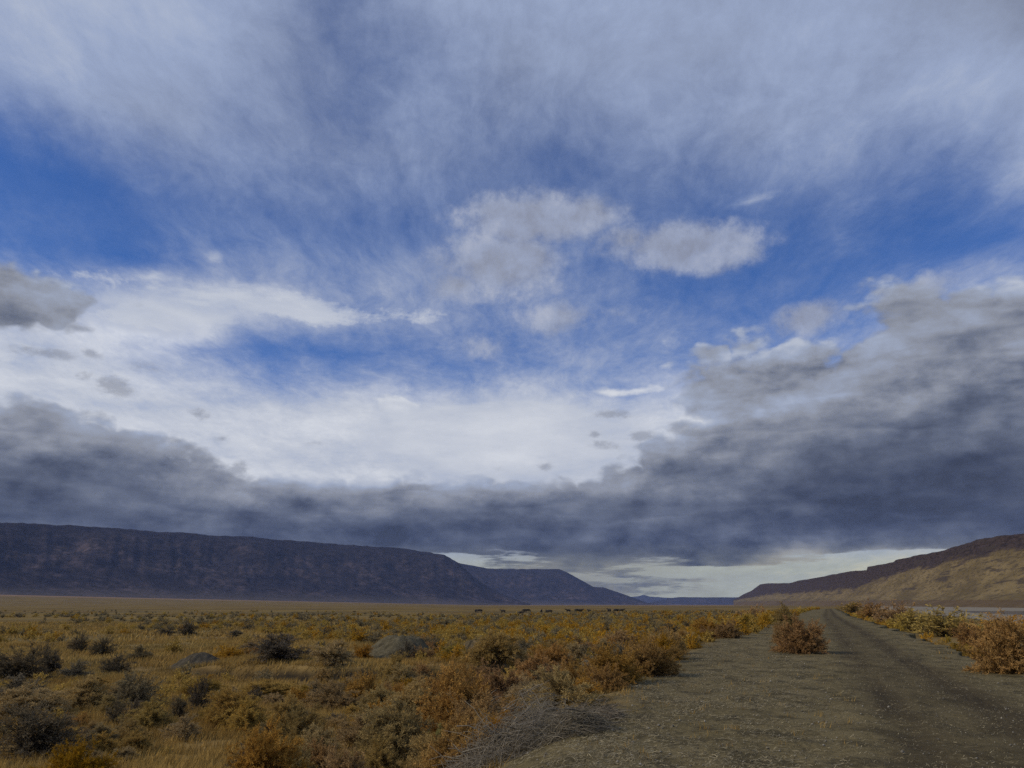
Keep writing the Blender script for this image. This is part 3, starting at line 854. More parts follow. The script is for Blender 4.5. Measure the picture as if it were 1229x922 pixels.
def plant_materials():
    MAT['gold'] = leaf_material('golden_foliage', (.43, .30, .10), (.24, .165, .062))
    MAT['rust'] = leaf_material('rust_foliage', (.41, .235, .055), (.24, .13, .034))
    MAT['olive'] = leaf_material('olive_foliage', (.37, .265, .075), (.22, .145, .045))
    MAT['dark'] = leaf_material('dark_foliage', (.17, .138, .085), (.095, .078, .055))
    MAT['sage'] = leaf_material('sage_foliage', (.25, .205, .12), (.145, .115, .075))
    MAT['green'] = leaf_material('green_foliage', (.34, .31, .07), (.16, .15, .045))
    for k, c in (('gold', (.21, .155, .085)), ('rust', (.21, .115, .038)), ('olive', (.20, .14, .06)), ('dark', (.075, .064, .05)), ('sage', (.13, .11, .08)), ('green', (.17, .15, .07))):
        MAT[k + '_stem'] = leaf_material(k + '_stem', c, tuple(0.62 * v for v in c))
    MAT['dead'] = leaf_material('dead_wood', (.29, .255, .19), (.155, .135, .10))
    MAT['bleached'] = leaf_material('bleached_wood', (.46, .43, .37), (.34, .31, .26))
    m, n = material('grass'); MAT['grass'] = m
    p = n.pos()
    c = n.ramp(n.noise(p, 0.22, 5, 0.65), [(0.3, (.20, .122, .04)), (0.45, (.33, .215, .068)), (0.6, (.42, .29, .095)), (0.75, (.29, .21, .073))])
    c = n.mix(n.m('MULTIPLY', n.step(n.noise(p, 0.06, 4, 0.6), 0.5, 0.68), 0.5), c, (.16, .14, .06))
    v = n.step(n.attr('shade'), 0, 1, 0.65, 1.3, False)
    c = n.vm('MULTIPLY', c, n.xyz(v, v, v))
    d = n.node('ShaderNodeBsdfDiffuse', {0: c})
    t = n.node('ShaderNodeBsdfTranslucent', {0: c})
    mx = n.node('ShaderNodeMixShader', {0: 0.3, 1: d.outputs[0], 2: t.outputs[0]})
    n.node('ShaderNodeOutputMaterial', {0: mx.outputs[0]})
    m, n = material('straw'); MAT['straw'] = m
    v = n.attr('shade')
    principled(n, n.mix(v, (.12, .10, .06), (.46, .40, .25)), 0.9)
    m, n = material('pebble'); MAT['pebble'] = m
    principled(n, n.mix(n.attr('shade'), (.07, .063, .05), (.30, .28, .23)), 0.9)


def unit(v):
    return v / np.maximum(np.linalg.norm(v, axis=-1, keepdims=True), 1e-9)


def tubes(paths, radii, sides=3):
    """paths (n, k, 3) with radii (n, k) -> prism verts and quads."""
    n, k, _ = paths.shape
    d = np.zeros_like(paths)
    d[:, :-1] = paths[:, 1:] - paths[:, :-1]
    d[:, -1] = d[:, -2]
    d = unit(d)
    ref = np.where(np.abs(d[..., 2:3]) > 0.9, np.array([1.0, 0, 0]), np.array([0, 0, 1.0]))
    a = unit(np.cross(d, ref)); b = np.cross(d, a)
    ang = np.arange(sides) * 2 * math.pi / sides
    ring = a[:, :, None, :] * np.cos(ang)[None, None, :, None] + b[:, :, None, :] * np.sin(ang)[None, None, :, None]
    v = paths[:, :, None, :] + ring * radii[:, :, None, None]
    idx = np.arange(n * k * sides).reshape(n, k, sides)
    nx = np.roll(idx, -1, axis=2)
    q = np.stack([idx[:, :-1], nx[:, :-1], nx[:, 1:], idx[:, 1:]], -1).reshape(-1, 4)
    return v.reshape(-1, 3), q


def shrub_meshes(kind, seed, n_stem, n_twig, n_leaf, leaf, spread=70, upright=0.3, width=1.0, tall=0.75, stem_r=0.006, lobes=7, droop=0.1):
    """Returns (foliage mesh, stem mesh) for a plant about 'width' across and 'tall' high, base at the origin."""
    r = np.random.default_rng(seed)
    gi = np.arange(lobes) + r.uniform(0, 1)
    lob_e = np.arccos(1 - np.clip((gi % lobes + 0.3) / lobes, 0, 1) * (1 - math.cos(math.radians(spread))))
    lob_a = gi * 2.39996 + r.uniform(-0.4, 0.4, lobes)
    lob_len = r.uniform(0.74, 1.08, lobes)
    pick = r.integers(0, lobes, n_stem)
    az = lob_a[pick] + r.normal(0, 0.6, n_stem)
    tilt = np.clip(lob_e[pick] + r.normal(0, 0.25, n_stem), 0.02, math.radians(96))
    ln = lob_len[pick] * r.uniform(0.7, 1.03, n_stem)
    end = np.stack([np.sin(tilt) * np.cos(az) * width / 2, np.sin(tilt) * np.sin(az) * width / 2, np.maximum(np.cos(tilt), 0.0) * 0.92 * tall + 0.07 * tall], -1) * ln[:, None]
    base = np.stack([r.normal(0, 0.07 * width, n_stem), r.normal(0, 0.07 * width, n_stem), np.full(n_stem, -0.03)], -1)
    k = 6
    t = np.linspace(0, 1, k)[None, :, None]
    bow = end * np.array([1.0, 1.0, 0.0]) * 0.22
    path = base[:, None] * (1 - t) + end[:, None] * t + (np.array([0, 0, upright * tall * 0.5])[None, None] - bow[:, None]) * (4 * t * (1 - t)) * 0.55
    path = path + r.normal(0, 0.012, path.shape) * t
    rad = stem_r * (1.15 - np.linspace(0, 1, k))[None, :] * r.uniform(0.7, 1.2, (n_stem, 1))
    sv, sq = tubes(path, rad)
    # twigs
    m = n_stem * n_twig
    si = np.repeat(np.arange(n_stem), n_twig)
    tt = np.clip(r.beta(1.7, 1.0, m), 0.1, 0.999)
    f = tt * (k - 1); i0 = f.astype(int); fr = (f - i0)[:, None]
    p0 = path[si, i0] * (1 - fr) + path[si, np.minimum(i0 + 1, k - 1)] * fr
    sd = unit(path[si, np.minimum(i0 + 1, k - 1)] - path[si, i0])
    td = unit(sd + r.normal(0, 0.55, (m, 3)) + np.array([0, 0, upright * 0.8]))
    tl = r.uniform(0.08, 0.2, m) * (0.6 + 0.5 * (1 - tt)) * width
    kk = 3
    u = np.linspace(0, 1, kk)[None, :, None]
    tp = p0[:, None] + td[:, None] * (tl[:, None, None] * u) + np.array([0, 0, -droop])[None, None] * (tl[:, None, None] * u ** 2)
    tv, tq = tubes(tp, np.full((m, kk), stem_r * 0.33) * (1.2 - np.linspace(0, 1, kk))[None])
    # leaves
    L = m * n_leaf
    ti = np.repeat(np.arange(m), n_leaf)
    s = r.uniform(0.1, 1.05, L)[:, None]
    lp = p0[ti] + td[ti] * tl[ti][:, None] * s + np.array([0, 0, -droop]) * tl[ti][:, None] * s ** 2
    ldir = unit(td[ti] * 0.8 + r.normal(0, 0.75, (L, 3)))
    side = unit(np.cross(ldir, r.normal(0, 1, (L, 3))))
    l, w = leaf
    ll = (l * r.uniform(0.6, 1.4, L))[:, None]; ww = (w * r.uniform(0.6, 1.4, L))[:, None]
    a = lp - side * ww * 0.3; b = lp + side * ww * 0.3; c = lp + ldir * ll + side * ww * 0.5; d = lp + ldir * ll - side * ww * 0.5
    keep = (lp[:, 2] > 0.0)
    lv = np.stack([a, b, c, d], 1)[keep].reshape(-1, 3)
    nl = len(lv) // 4
    lq = np.arange(nl * 4).reshape(-1, 4)
    tip = np.repeat(np.clip(tt[ti] * 0.75 + s[:, 0] * 0.3, 0, 1)[keep], 4)
    twig_shade = r.uniform(0, 1, n_stem)[si[ti]] * 0.5 + r.uniform(0, 1, L) * 0.5
    sh = np.repeat(twig_shade[keep], 4)
    fol = mesh_of(kind + '_foliage', lv, None, lq, [MAT[kind]], False, {'tip': tip, 'shade': sh})
    allv = np.vstack([sv, tv]); allq = np.vstack([sq, tq + len(sv)])
    shs = np.concatenate([np.repeat(r.uniform(0, 1, n_stem), k * 3), np.repeat(r.uniform(0, 1, m), kk * 3)])
    tps = np.concatenate([np.full(len(sv), 0.4), np.full(len(tv), 0.9)])
    stm = mesh_of(kind + '_stem', allv, None, allq, [MAT[kind + '_stem']], False, {'tip': tps, 'shade': shs})
    return fol, stm


PLANT = {}


def build_plant_meshes():
    cfg = {
        'gold': dict(n_stem=90, n_twig=15, n_leaf=23, leaf=(.035, .0047), spread=82, upright=0.6, tall=0.72, lobes=11),
        'rust': dict(n_stem=105, n_twig=16, n_leaf=25, leaf=(.025, .0050), spread=92, upright=0.15, tall=0.66, lobes=13),
        'olive': dict(n_stem=100, n_twig=16, n_leaf=25, leaf=(.026, .0050), spread=92, upright=0.25, tall=0.66, lobes=13),
        'dark': dict(n_stem=80, n_twig=14, n_leaf=9, leaf=(.028, .0068), spread=86, upright=0.45, tall=0.72, stem_r=0.0055, lobes=10),
        'sage': dict(n_stem=75, n_twig=14, n_leaf=11, leaf=(.028, .0070), spread=88, upright=0.4, tall=0.60, lobes=10),
        'green': dict(n_stem=55, n_twig=13, n_leaf=11, leaf=(.040, .0070), spread=55, upright=0.9, tall=0.95, lobes=6),
    }
    for kind, c in cfg.items():
        nv = 2 if kind == 'green' else 5
        PLANT[kind] = [shrub_meshes(kind, 1000 + 31 * i + len(kind) * 7, **{**c, 'lobes': c['lobes'] + i % 3 - 1}) for i in range(nv)]
        small = {**c, 'n_stem': 48, 'n_twig': 9, 'n_leaf': 7, 'leaf': (c['leaf'][0] * 1.7, c['leaf'][1] * 2.4)}
        PLANT[kind + '_far'] = [shrub_meshes(kind, 2000 + 17 * i + len(kind) * 5, **small) for i in range(4)]


SHRUB_NAMES = {'gold': 'golden_shrub', 'rust': 'rust_shrub', 'olive': 'olive_shrub', 'dark': 'dark_shrub', 'sage': 'grey_shrub', 'green': 'green_shrub'}
PLACED = []                                     # (x, y, radius) of everything planted


def shrub(kind, x, y, w, h, label, group=None, far=False, z=None):
    fol, stm = random.choice(PLANT[kind + '_far'] if far else PLANT[kind])
    b = fol.attributes['position']
    root = link(bpy.data.objects.new(SHRUB_NAMES[kind], None))
    root.empty_display_size = 0.2
    tall = {'gold': .72, 'rust': .66, 'olive': .66, 'dark': .72, 'sage': .60, 'green': .95}[kind]
    root.location = (x, y, (float(ground_z(x, y)) if z is None else z) - 0.02)
    root.rotation_euler = (0, 0, random.uniform(0, 6.28))
    root.scale = (w, w, h / tall)
    root['label'], root['category'] = label, 'shrub'
    if group:
        root['group'] = group
    add('foliage', fol, root)
    add('stems', stm, root)
    PLACED.append((x, y, w / 2))
    return root


# named plants: kind, centre px, base py, width px, height px, level of the ground there, label
HEROES = [
    ('dark', 332, 795, 86, 36, -1.15, 'largest dark grey shrub on the bank, just left of a golden shrub'),
    ('gold', 398, 799, 56, 30, -1.15, 'golden shrub between the largest dark shrub and the pale spoil mound'),
    ('dark', 18, 818, 80, 42, -1.4, 'broad blackish shrub cut by the left edge halfway down the meadow'),
    ('dark', 56, 812, 26, 40, -1.4, 'leaning upright blackish shrub beside the broad blackish one'),
    ('dark', 94, 784, 24, 26, -1.4, 'slim upright dark shrub standing alone in the left grass'),
    ('dark', 121, 787, 32, 22, -1.4, 'round dark shrub just right of the slim upright one'),
    ('sage', 168, 792, 34, 14, -1.4, 'low grey brown shrub left of the dark earth hump'),
    ('dark', 137, 811, 40, 26, -1.4, 'dark ragged shrub in front of the low grey brown one'),
    ('sage', 90, 815, 40, 18, -1.4, 'twiggy grey shrub with bare branches at the left'),
    ('dark', 200, 763, 22, 10, -1.4, 'small dark round shrub in the left pasture, left of its taller twin'),
    ('dark', 224, 763, 26, 17, -1.4, 'taller dark shrub of a close pair in the left pasture'),
    ('dark', 283, 765, 20, 10, -1.4, 'small dark round shrub alone behind the largest dark shrub'),
    ('sage', 157, 852, 62, 46, -1.4, 'tall smoky grey shrub with upright stems in the left foreground'),
    ('dark', 138, 874, 30, 34, -1.4, 'narrow blackish shrub in front of the tall smoky grey one'),
    ('gold', 178, 878, 52, 34, -1.4, 'tufted golden shrub right of the narrow blackish shrub'),
    ('dark', 213, 869, 26, 34, -1.4, 'small black upright shrub between two golden ones'),
    ('dark', 238, 856, 30, 44, -1.4, 'thin dark upright shrub behind the broad golden shrub'),
    ('gold', 276, 875, 74, 46, -1.4, 'broad pale golden shrub with grey stems below, left of centre'),
    ('gold', 345, 876, 44, 42, -1.4, 'upright golden topped shrub on grey stems, right of the broad pale one'),
    ('dark', 305, 848, 26, 26, -1.4, 'small dark shrub behind and between two golden ones'),
    ('dark', 42, 912, 104, 62, -1.4, 'big dark olive shrub in the lower left corner'),
    ('dark', 88, 922, 44, 30, -1.4, 'small dark shrub at the foot of the lower left corner shrub'),
    ('gold', 34, 862, 84, 36, -1.4, 'wide golden brown shrub at the left edge above the corner shrub'),
    ('sage', 20, 842, 76, 24, -1.4, 'flat grey brown shrub at the left edge behind the wide golden one'),
    ('gold', 100, 852, 60, 34, -1.4, 'golden shrub left of the tall smoky grey one'),
    ('gold', 398, 858, 72, 38, -1.4, 'billowing golden shrub in front of the dark ditch'),
    ('gold', 320, 842, 80, 26, -1.4, 'wide golden shrub left of the billowing one, in front of the ditch'),
    ('gold', 238, 840, 60, 27, -1.4, 'golden shrub in front of the dark earth hump'),
    ('gold', 455, 862, 60, 40, -1.4, 'golden shrub at the left of the orange thicket'),
    ('gold', 474, 918, 96, 78, -1.4, 'tall feathery golden brown shrub at the bottom edge beside the thicket'),
    ('rust', 542, 884, 106, 92, -1.35, 'largest rust orange shrub of the thicket, behind the grey brush'),
    ('gold', 500, 872, 86, 52, -1.4, 'yellowish orange shrub left of the largest rust one'),
    ('rust', 600, 862, 100, 66, -1.2, 'rust orange shrub above the grey brush heap'),
    ('gold', 592, 812, 72, 42, -1.4, 'bright golden orange shrub in front of the small spoil mound'),
    ('rust', 556, 838, 74, 40, -1.4, 'orange brown shrub at the right end of the ditch'),
    ('rust', 645, 826, 74, 42, -1.3, 'orange shrub left of the small stick pile'),
    ('rust', 664, 806, 64, 36, -1.3, 'orange shrub behind the small stick pile'),
    ('green', 524, 922, 34, 44, -1.35, 'small yellow green shrub at the bottom edge left of the brush'),
    ('rust', 781, 811, 68, 48, -0.15, 'rounded orange shrub standing forward at the verge edge'),
    ('rust', 744, 786, 60, 32, -0.6, 'orange shrub just behind the rounded one on the verge edge'),
    ('rust', 806, 781, 54, 30, -0.3, 'orange brown shrub behind and right of the rounded one'),
    ('dark', 800, 772, 40, 26, -0.5, 'dark brown shrub among the orange ones at the verge edge'),
    ('rust', 850, 770, 56, 28, -0.2, 'rust shrub on the verge edge halfway along the bend'),
    ('rust', 874, 766, 36, 22, -0.1, 'small rust shrub ending the row on the verge edge'),
    ('rust', 905, 746, 40, 20, -0.1, 'distant rust shrub left of the track where it narrows'),
    ('olive', 946, 757, 36, 30, 0.0, 'yellowish shrub behind the lone rust shrub beside the track'),
    ('rust', 942, 772, 30, 26, 0.0, 'dark rust shrub leaning against the lone one beside the track'),
    ('rust', 964, 784, 60, 44, 0.0, 'lone bushy rust orange shrub on the left side of the track'),
    ('rust', 1214, 808, 84, 62, 0.0, 'big rust brown shrub at the right edge of the picture'),
    ('rust', 1178, 790, 62, 40, 0.0, 'rust shrub left of the big one at the right edge'),
    ('olive', 1138, 764, 86, 38, 0.0, 'large olive yellow shrub on the right of the track before the water'),
    ('olive', 1098, 757, 54, 28, 0.0, 'olive shrub left of the large olive yellow one'),
    ('rust', 1072, 748, 50, 26, 0.0, 'orange brown shrub on the right of the track, third before the olive pair'),
    ('rust', 1046, 743, 40, 22, 0.0, 'brown shrub on the right of the track where it bends'),
    ('rust', 1205, 770, 66, 30, -0.3, 'rust shrub behind the big one, against the water'),
    ('olive', 1024, 737, 36, 16, 0.0, 'small olive shrub at the far bend, right of the track'),
]


def plant_heroes():
    for kind, px, py, w, h, z, label in HEROES:
        for _ in range(4):                      # settle on the real ground height
            x, y = at(px, py, z)
            z = float(ground_z(x, y))
        d = math.hypot(x, y, EYE - z)
        shrub(kind, x, y, w / F_PX * d * 1.06, h / F_PX * d * (0.95 if z < -0.5 else 1.0), label, far=d > 75)


def free(x, y, rad, pad=0.7):
    for (a, b, r) in PLACED:
        if (a - x) ** 2 + (b - y) ** 2 < ((r + rad) * pad) ** 2:
            return False
    return True


FAR_SCATTER = []


def pick(r, weights):
    ks = list(weights)
    return ks[int(np.searchsorted(np.cumsum([weights[k] for k in ks]) / sum(weights.values()), r.random()))]


ZONES = {
    'thicket': 'orange and golden shrubs massed along the left foot of the verge',
    'ditch': 'golden shrubs in the grass on the near side of the ditch',
    'middle': 'shrubs in the middle of the meadow beyond the ditch',
    'roadside': 'shrubs lining the far stretch of the track',
    'river': 'shrubs between the track and the river',
}
COLOUR = {'gold': 'golden', 'rust': 'rust orange', 'olive': 'olive yellow', 'dark': 'dark', 'sage': 'greyish', 'green': 'green'}
WHERE = {'thicket': 'in the thicket crowding the left foot of the verge', 'ditch': 'in the grass on the near side of the ditch',
         'middle': 'among many in the open meadow beyond the ditch', 'roadside': 'in the row along the far track', 'river': 'on the bank between track and river'}


def scatter_shrubs():
    r = np.random.default_rng(5)
    cand = []
    # dense belt along the foot of the verge
    for _ in range(900):
        y = 14 * math.exp(r.random() * 2.75)
        off = r.exponential(1.9 + 0.05 * y) + 0.2
        x = float(levee_left(y)) - off
        w = r.uniform(0.8, 1.7) * (1 + 0.15 * (y > 60))
        cand.append((x, y, w, w * r.uniform(0.55, 0.8), pick(r, {'rust': 5, 'gold': 3, 'olive': .6, 'dark': .7}), 'thicket', 0.62))
    # foreground meadow
    for _ in range(620):
        y = r.uniform(16.5, 37)
        x = r.uniform(-0.72, 0.0) * y
        n = float(vnoise(x / 4.5, y / 4.5, 300))
        if n < 0.44 + 0.3 * (y < 20):
            continue
        w = r.uniform(0.4, 1.15)
        cand.append((x, y, w, w * r.uniform(0.42, 0.7), pick(r, {'gold': 7, 'sage': 1.3, 'dark': .15, 'rust': .8}), 'ditch', 0.7))
    # meadow beyond
    for _ in range(9000):
        y = 41 * math.exp(r.random() * 2.35)
        x = r.uniform(-0.70, 0.36) * y
        if x > levee_left(y) - 1.0:
            continue
        if y > 262 and x < 0.07 * y and (x > -0.15 * y or r.random() > 0.25):
            continue
        n = float(fbm(x / 16, y / 16, 310, 3))
        right = np.interp(x / y, [-0.70, -0.45, -0.25, -0.05, 0.1], [0.13, 0.24, 0.55, 0.9, 1.0])
        if y > 190:
            right = max(right, 0.55)
        if n < 0.62 - 0.32 * right or r.random() > 0.25 + 0.75 * right:
            continue
        w = r.uniform(0.8, 1.9)
        warm = np.interp(x / y, [-0.4, 0.1], [0.6, 4.0])
        far_grey = 1 + 2.5 * (y > 130)
        cand.append((x, y, w, w * r.uniform(0.45, 0.7), pick(r, {'gold': 3.0, 'sage': 2.4 * far_grey, 'dark': .7, 'rust': warm, 'olive': .6}), 'middle', 0.55))
    # along the far track and the river bank
    for _ in range(260):
        y = 45 * math.exp(r.random() * 2.1)
        side = r.random() < 0.62
        if side and y < 100 and r.random() < 0.7:
            continue
        x = float(levee_right(y)) + r.exponential(0.03 * y) + 0.4 + 0.9 * (y < 95) if side else float(levee_left(y)) + r.normal(0.2, 0.8)
        w = r.uniform(0.9, 1.9)
        cand.append((x, y, w, w * r.uniform(0.55, 0.75), pick(r, {'rust': 3.5, 'olive': 2.5, 'gold': 1.5}), 'roadside', 0.6))
    for _ in range(22):
        y = r.uniform(15, 60)
        x = float(levee_right(y)) + r.uniform(1.5, 4.5)
        w = r.uniform(0.9, 1.8)
        cand.append((x, y, w, w * r.uniform(0.5, 0.7), pick(r, {'rust': 3.5, 'olive': 2}), 'river', 0.65))
    ok = []
    for c in cand:
        x, y, w, h, kind, zone, pad = c
        dd, k = ditch_dist(x, y)
        if k > 0.3 and -2.6 < dd < 1.6:
            continue
        if any((x - a) ** 2 + (y - b) ** 2 < rr ** 2 for a, b, rr in CLEAR):
            continue
        if zone in ('thicket', 'middle', 'ditch') and x > levee_left(y) - 0.15:
            continue
        if abs(x - track_left(y) - TRACK_W / 2) < TRACK_W / 2 + w * 0.35:
            continue
        if not free(x, y, w / 2, pad if y < 140 else 0.4):
            continue
        PLACED.append((x, y, w / 2))
        ok.append((w / math.hypot(x, y), c))
    ok.sort(key=lambda t: -t[0])
    n_ind = 296 - len(HEROES)
    for i, (_, c) in enumerate(ok):
        x, y, w, h, kind, zone, _p = c
        if i < n_ind:
            lab = '%s shrub %s' % (COLOUR[kind], WHERE[zone])
            shrub(kind, x, y, w, h, lab, ZONES[zone] if zone != 'middle' else COLOUR[kind] + ' ' + ZONES[zone], far=y > 62)
        else:
            FAR_SCATTER.append(c)
    print('shrubs', len(ok), 'merged', len(FAR_SCATTER))


def merged_shrubs():
    """The rest of the brush, past three hundred: one mass per colour family joined in one object."""
    kinds = ['gold', 'rust', 'olive', 'dark', 'sage']
    r = np.random.default_rng(9)
    V, Q, MI, TP, SH, off = [], [], [], [], [], 0
    cache = {}
    for k in kinds:
        lst = []
        for lod, cfg in (('a', (26, 7, 5, (.07, .024))), ('b', (16, 5, 3, (.12, .05)))):
            for i in range(3):
                fol, stm = shrub_meshes(k, 4000 + i * 13 + len(k), n_stem=cfg[0], n_twig=cfg[1], n_leaf=cfg[2], leaf=cfg[3], spread=88, upright=0.3, tall=0.66, lobes=8)
                nv = len(fol.vertices)
                co = np.empty(nv * 3, np.float32); fol.vertices.foreach_get('co', co)
                tp = np.empty(nv, np.float32); fol.attributes['tip'].data.foreach_get('value', tp)
                sh = np.empty(nv, np.float32); fol.attributes['shade'].data.foreach_get('value', sh)
                lst.append((lod, co.reshape(-1, 3), tp, sh))
                bpy.data.meshes.remove(fol); bpy.data.meshes.remove(stm)
        cache[k] = lst
    for (x, y, w, h, kind, zone, _p) in FAR_SCATTER:
        lod = 'a' if y < 150 else 'b'
        opts = [c for c in cache[kind] if c[0] == lod]
        _, co, tp, sh = opts[r.integers(len(opts))]
        a = r.uniform(0, 6.28)
        R = np.array([[math.cos(a), -math.sin(a), 0], [math.sin(a), math.cos(a), 0], [0, 0, 1]])
        v = (co * np.array([w, w, h / 0.66])) @ R.T + np.array([x, y, float(ground_z(x, y)) - 0.02])
        nq = len(v) // 4
        V.append(v); Q.append(np.arange(nq * 4).reshape(-1, 4) + off); off += nq * 4
        MI.append(np.full(nq, kinds.index(kind))); TP.append(tp); SH.append(np.clip(sh * 0.5 + r.uniform(-0.15, 0.35), 0, 1))
    me = mesh_of('shrubbery', np.vstack(V), None, np.vstack(Q), [MAT[k] for k in kinds], False,
                 {'tip': np.concatenate(TP), 'shade': np.concatenate(SH)}, np.concatenate(MI))
    add('shrubbery', me, kind='stuff', label='distant mass of dry brush covering the far meadow', category='shrubbery')


def build_grass():
    r = np.random.default_rng(21)
    parts = []
    for (y0, y1, n, blades, hgt, wid, rad) in ((11, 27, 24000, 12, 0.24, 0.010, 0.10), (27, 45, 19000, 11, 0.26, 0.016, 0.14), (45, 80, 17000, 8, 0.28, 0.03, 0.25), (80, 170, 15000, 6, 0.32, 0.07, 0.5)):
        d = np.sqrt(r.uniform(y0 ** 2, y1 ** 2, n))
        a = np.radians(r.uniform(-58, 22, n))
        x, y = d * np.sin(a), d * np.cos(a)
        dd, k = ditch_dist(x, y)
        edge = levee_left(y) - 1.1 - r.exponential(0.4, n)
        ok = (x < edge) & ~((k > 0.3) & (dd > -2.6) & (dd < 0.42)) & (fbm(x / 2.6, y / 2.6, 400, 3) > r.uniform(0.18, 0.55, n))
        for (cx, cy, cr) in CLEAR:
            ok &= (x - cx) ** 2 + (y - cy) ** 2 > (cr * 0.62) ** 2
        parts.append((x[ok], y[ok], blades, hgt, wid, rad))
    # sparse tufts at the edges of the verge and track
    y = 9 * np.exp(r.random(1500) * 2.6)
    left = r.random(1500) < 0.6
    y = np.where(left, np.maximum(y, 14.5 + 3 * r.random(1500)), y)
    x = np.where(left, levee_left(y) + r.exponential(0.25, 1500) - 0.9, levee_right(y) + r.normal(1.3, 0.9, 1500))
    parts.append((x, y, 9, 0.13, 0.008, 0.07))
    y = 9.5 * np.exp(r.random(160) * 1.9)
    x = levee_left(y) + r.random(160) ** 1.3 * (track_left(y) - levee_left(y) + 0.4)
    parts.append((x, y, 8, 0.09, 0.006, 0.06))
    V, T, S, off = [], [], [], 0
    for (x, y, blades, hgt, wid, rad) in parts:
        n = len(x)
        patch = 0.55 + 0.9 * fbm(x / 6, y / 6, 420, 3)
        bx = (x[:, None] + r.normal(0, rad, (n, blades))).ravel(); by = (y[:, None] + r.normal(0, rad, (n, blades))).ravel()
        h = (np.repeat(patch, blades) * hgt * r.uniform(0.5, 1.25, n * blades))
        bz = ground_z(bx, by) - 0.02
        ang = r.uniform(0, 6.28, n * blades)
        lean = r.normal(0, 0.28, (n * blades, 2)) + np.array([0.16, 0.02])
        w = wid * r.uniform(0.7, 1.4, n * blades)
        p0 = np.stack([bx - np.cos(ang) * w, by - np.sin(ang) * w, bz], -1)
        p1 = np.stack([bx + np.cos(ang) * w, by + np.sin(ang) * w, bz], -1)
        p2 = np.stack([bx + lean[:, 0] * h, by + lean[:, 1] * h, bz + h], -1)
        V.append(np.stack([p0, p1, p2], 1).reshape(-1, 3))
        T.append(np.arange(n * blades * 3).reshape(-1, 3) + off); off += n * blades * 3
        S.append(np.repeat(np.clip(np.repeat(r.uniform(0.1, 0.9, n), blades) + r.uniform(-.2, .2, n * blades), 0, 1), 3))
    me = mesh_of('grass', np.vstack(V), np.vstack(T), None, [MAT['grass']], False, {'shade': np.concatenate(S)})
    add('grass', me, kind='stuff', label='dry golden grass covering the meadow', category='grass')


def build_litter():
    r = np.random.default_rng(33)
    # bleached straw lying on the verge
    n = 60000
    y = 6.5 * np.exp(r.random(n) * 2.2)
    s = r.beta(1.1, 1.5, n)
    near = 2.6 * (1 - sstep(y, 11, 14.5)) * (r.random(n) < 0.5) * r.random(n)
    x = levee_left(y) - near + s * (track_left(y) - levee_left(y)) + r.normal(0, 0.25, n)
    extra = r.random(n) < 0.22
    x = np.where(extra, track_left(y) + r.uniform(0, TRACK_W + 0.9, n), x)
    keep = ((fbm(x / 0.9, y / 0.9, 500, 3) > r.uniform(0.3, 0.62, n)) & (x > levee_left(y) - 0.6 - 2.4 * (y < 14))) | (extra & (r.random(n) < 0.30))
    x, y = x[keep], y[keep]
    n = len(x)
    a = r.normal(0.25, 0.6, n); ln = (r.gamma(2.0, 0.018, n) + 0.012) * np.where(extra[keep], 0.6, 1.0)
    d = np.stack([np.cos(a), np.sin(a)], -1)
    bend = r.normal(0, 0.2, (n, 1)) * np.stack([-d[:, 1], d[:, 0]], -1)
    P = np.zeros((n, 3, 3))
    for i, t in enumerate((-0.5, 0, 0.5)):
        q = np.stack([x, y], -1) + d * (ln * t)[:, None] + bend * ln[:, None] * (0.25 - t * t)
        P[:, i, :2] = q
        P[:, i, 2] = surface_z(q[:, 0], q[:, 1]) + 0.008 + np.abs(r.normal(0, 0.012, n))
    v, q = tubes(P, np.repeat((0.0016 + 0.0022 * r.random(n) ** 3)[:, None], 3, 1))
    me = mesh_of('straw', v, None, q, [MAT['straw']], False, {'shade': np.repeat(r.random(n) ** 1.3, 9)})
    add('straw', me, kind='stuff', label='bleached straw littering the gravel verge', category='litter')
    # pebbles and clods
    n = 9000
    y = 6.5 * np.exp(r.random(n) * 1.9)
    lo = levee_left(y) - 2.4 * (1 - sstep(y, 11, 14.5))
    x = lo + r.random(n) * (levee_right(y) - lo + 1)
    keep = (track_mask(x, y) < 0.5) | (r.random(n) < 0.4)
    x, y = x[keep], y[keep]; n = len(x)
    base = np.array([(0, 0, 1), (1, 0, 0), (0, 1, 0), (-1, 0, 0), (0, -1, 0), (0, 0, -0.6)], float)
    f = np.array([(0, 1, 2), (0, 2, 3), (0, 3, 4), (0, 4, 1), (5, 2, 1), (5, 3, 2), (5, 4, 3), (5, 1, 4)])
    sz = 0.006 + 0.010 * r.random(n) ** 3 + 0.022 * r.random(n) ** 14
    v = base[None] * sz[:, None, None] * r.uniform(0.6, 1.3, (n, 6, 3)) * np.array([1, 1, 0.7])
    a = r.uniform(0, 6.28, n); ca, sa = np.cos(a)[:, None], np.sin(a)[:, None]
    v = np.stack([v[..., 0] * ca - v[..., 1] * sa + x[:, None], v[..., 0] * sa + v[..., 1] * ca + y[:, None], v[..., 2] + (surface_z(x, y) + sz * 0.35)[:, None]], -1)
    t = (f[None] + (np.arange(n) * 6)[:, None, None]).reshape(-1, 3)
    me = mesh_of('gravel', v.reshape(-1, 3), t, None, [MAT['pebble']], True, {'shade': np.repeat(r.random(n), 6)})
    add('gravel', me, kind='stuff', label='loose pebbles and clods on the verge and track', category='gravel')


# ------------------------------------------------------------------ mounds, brush heaps, cattle
CLEAR = []


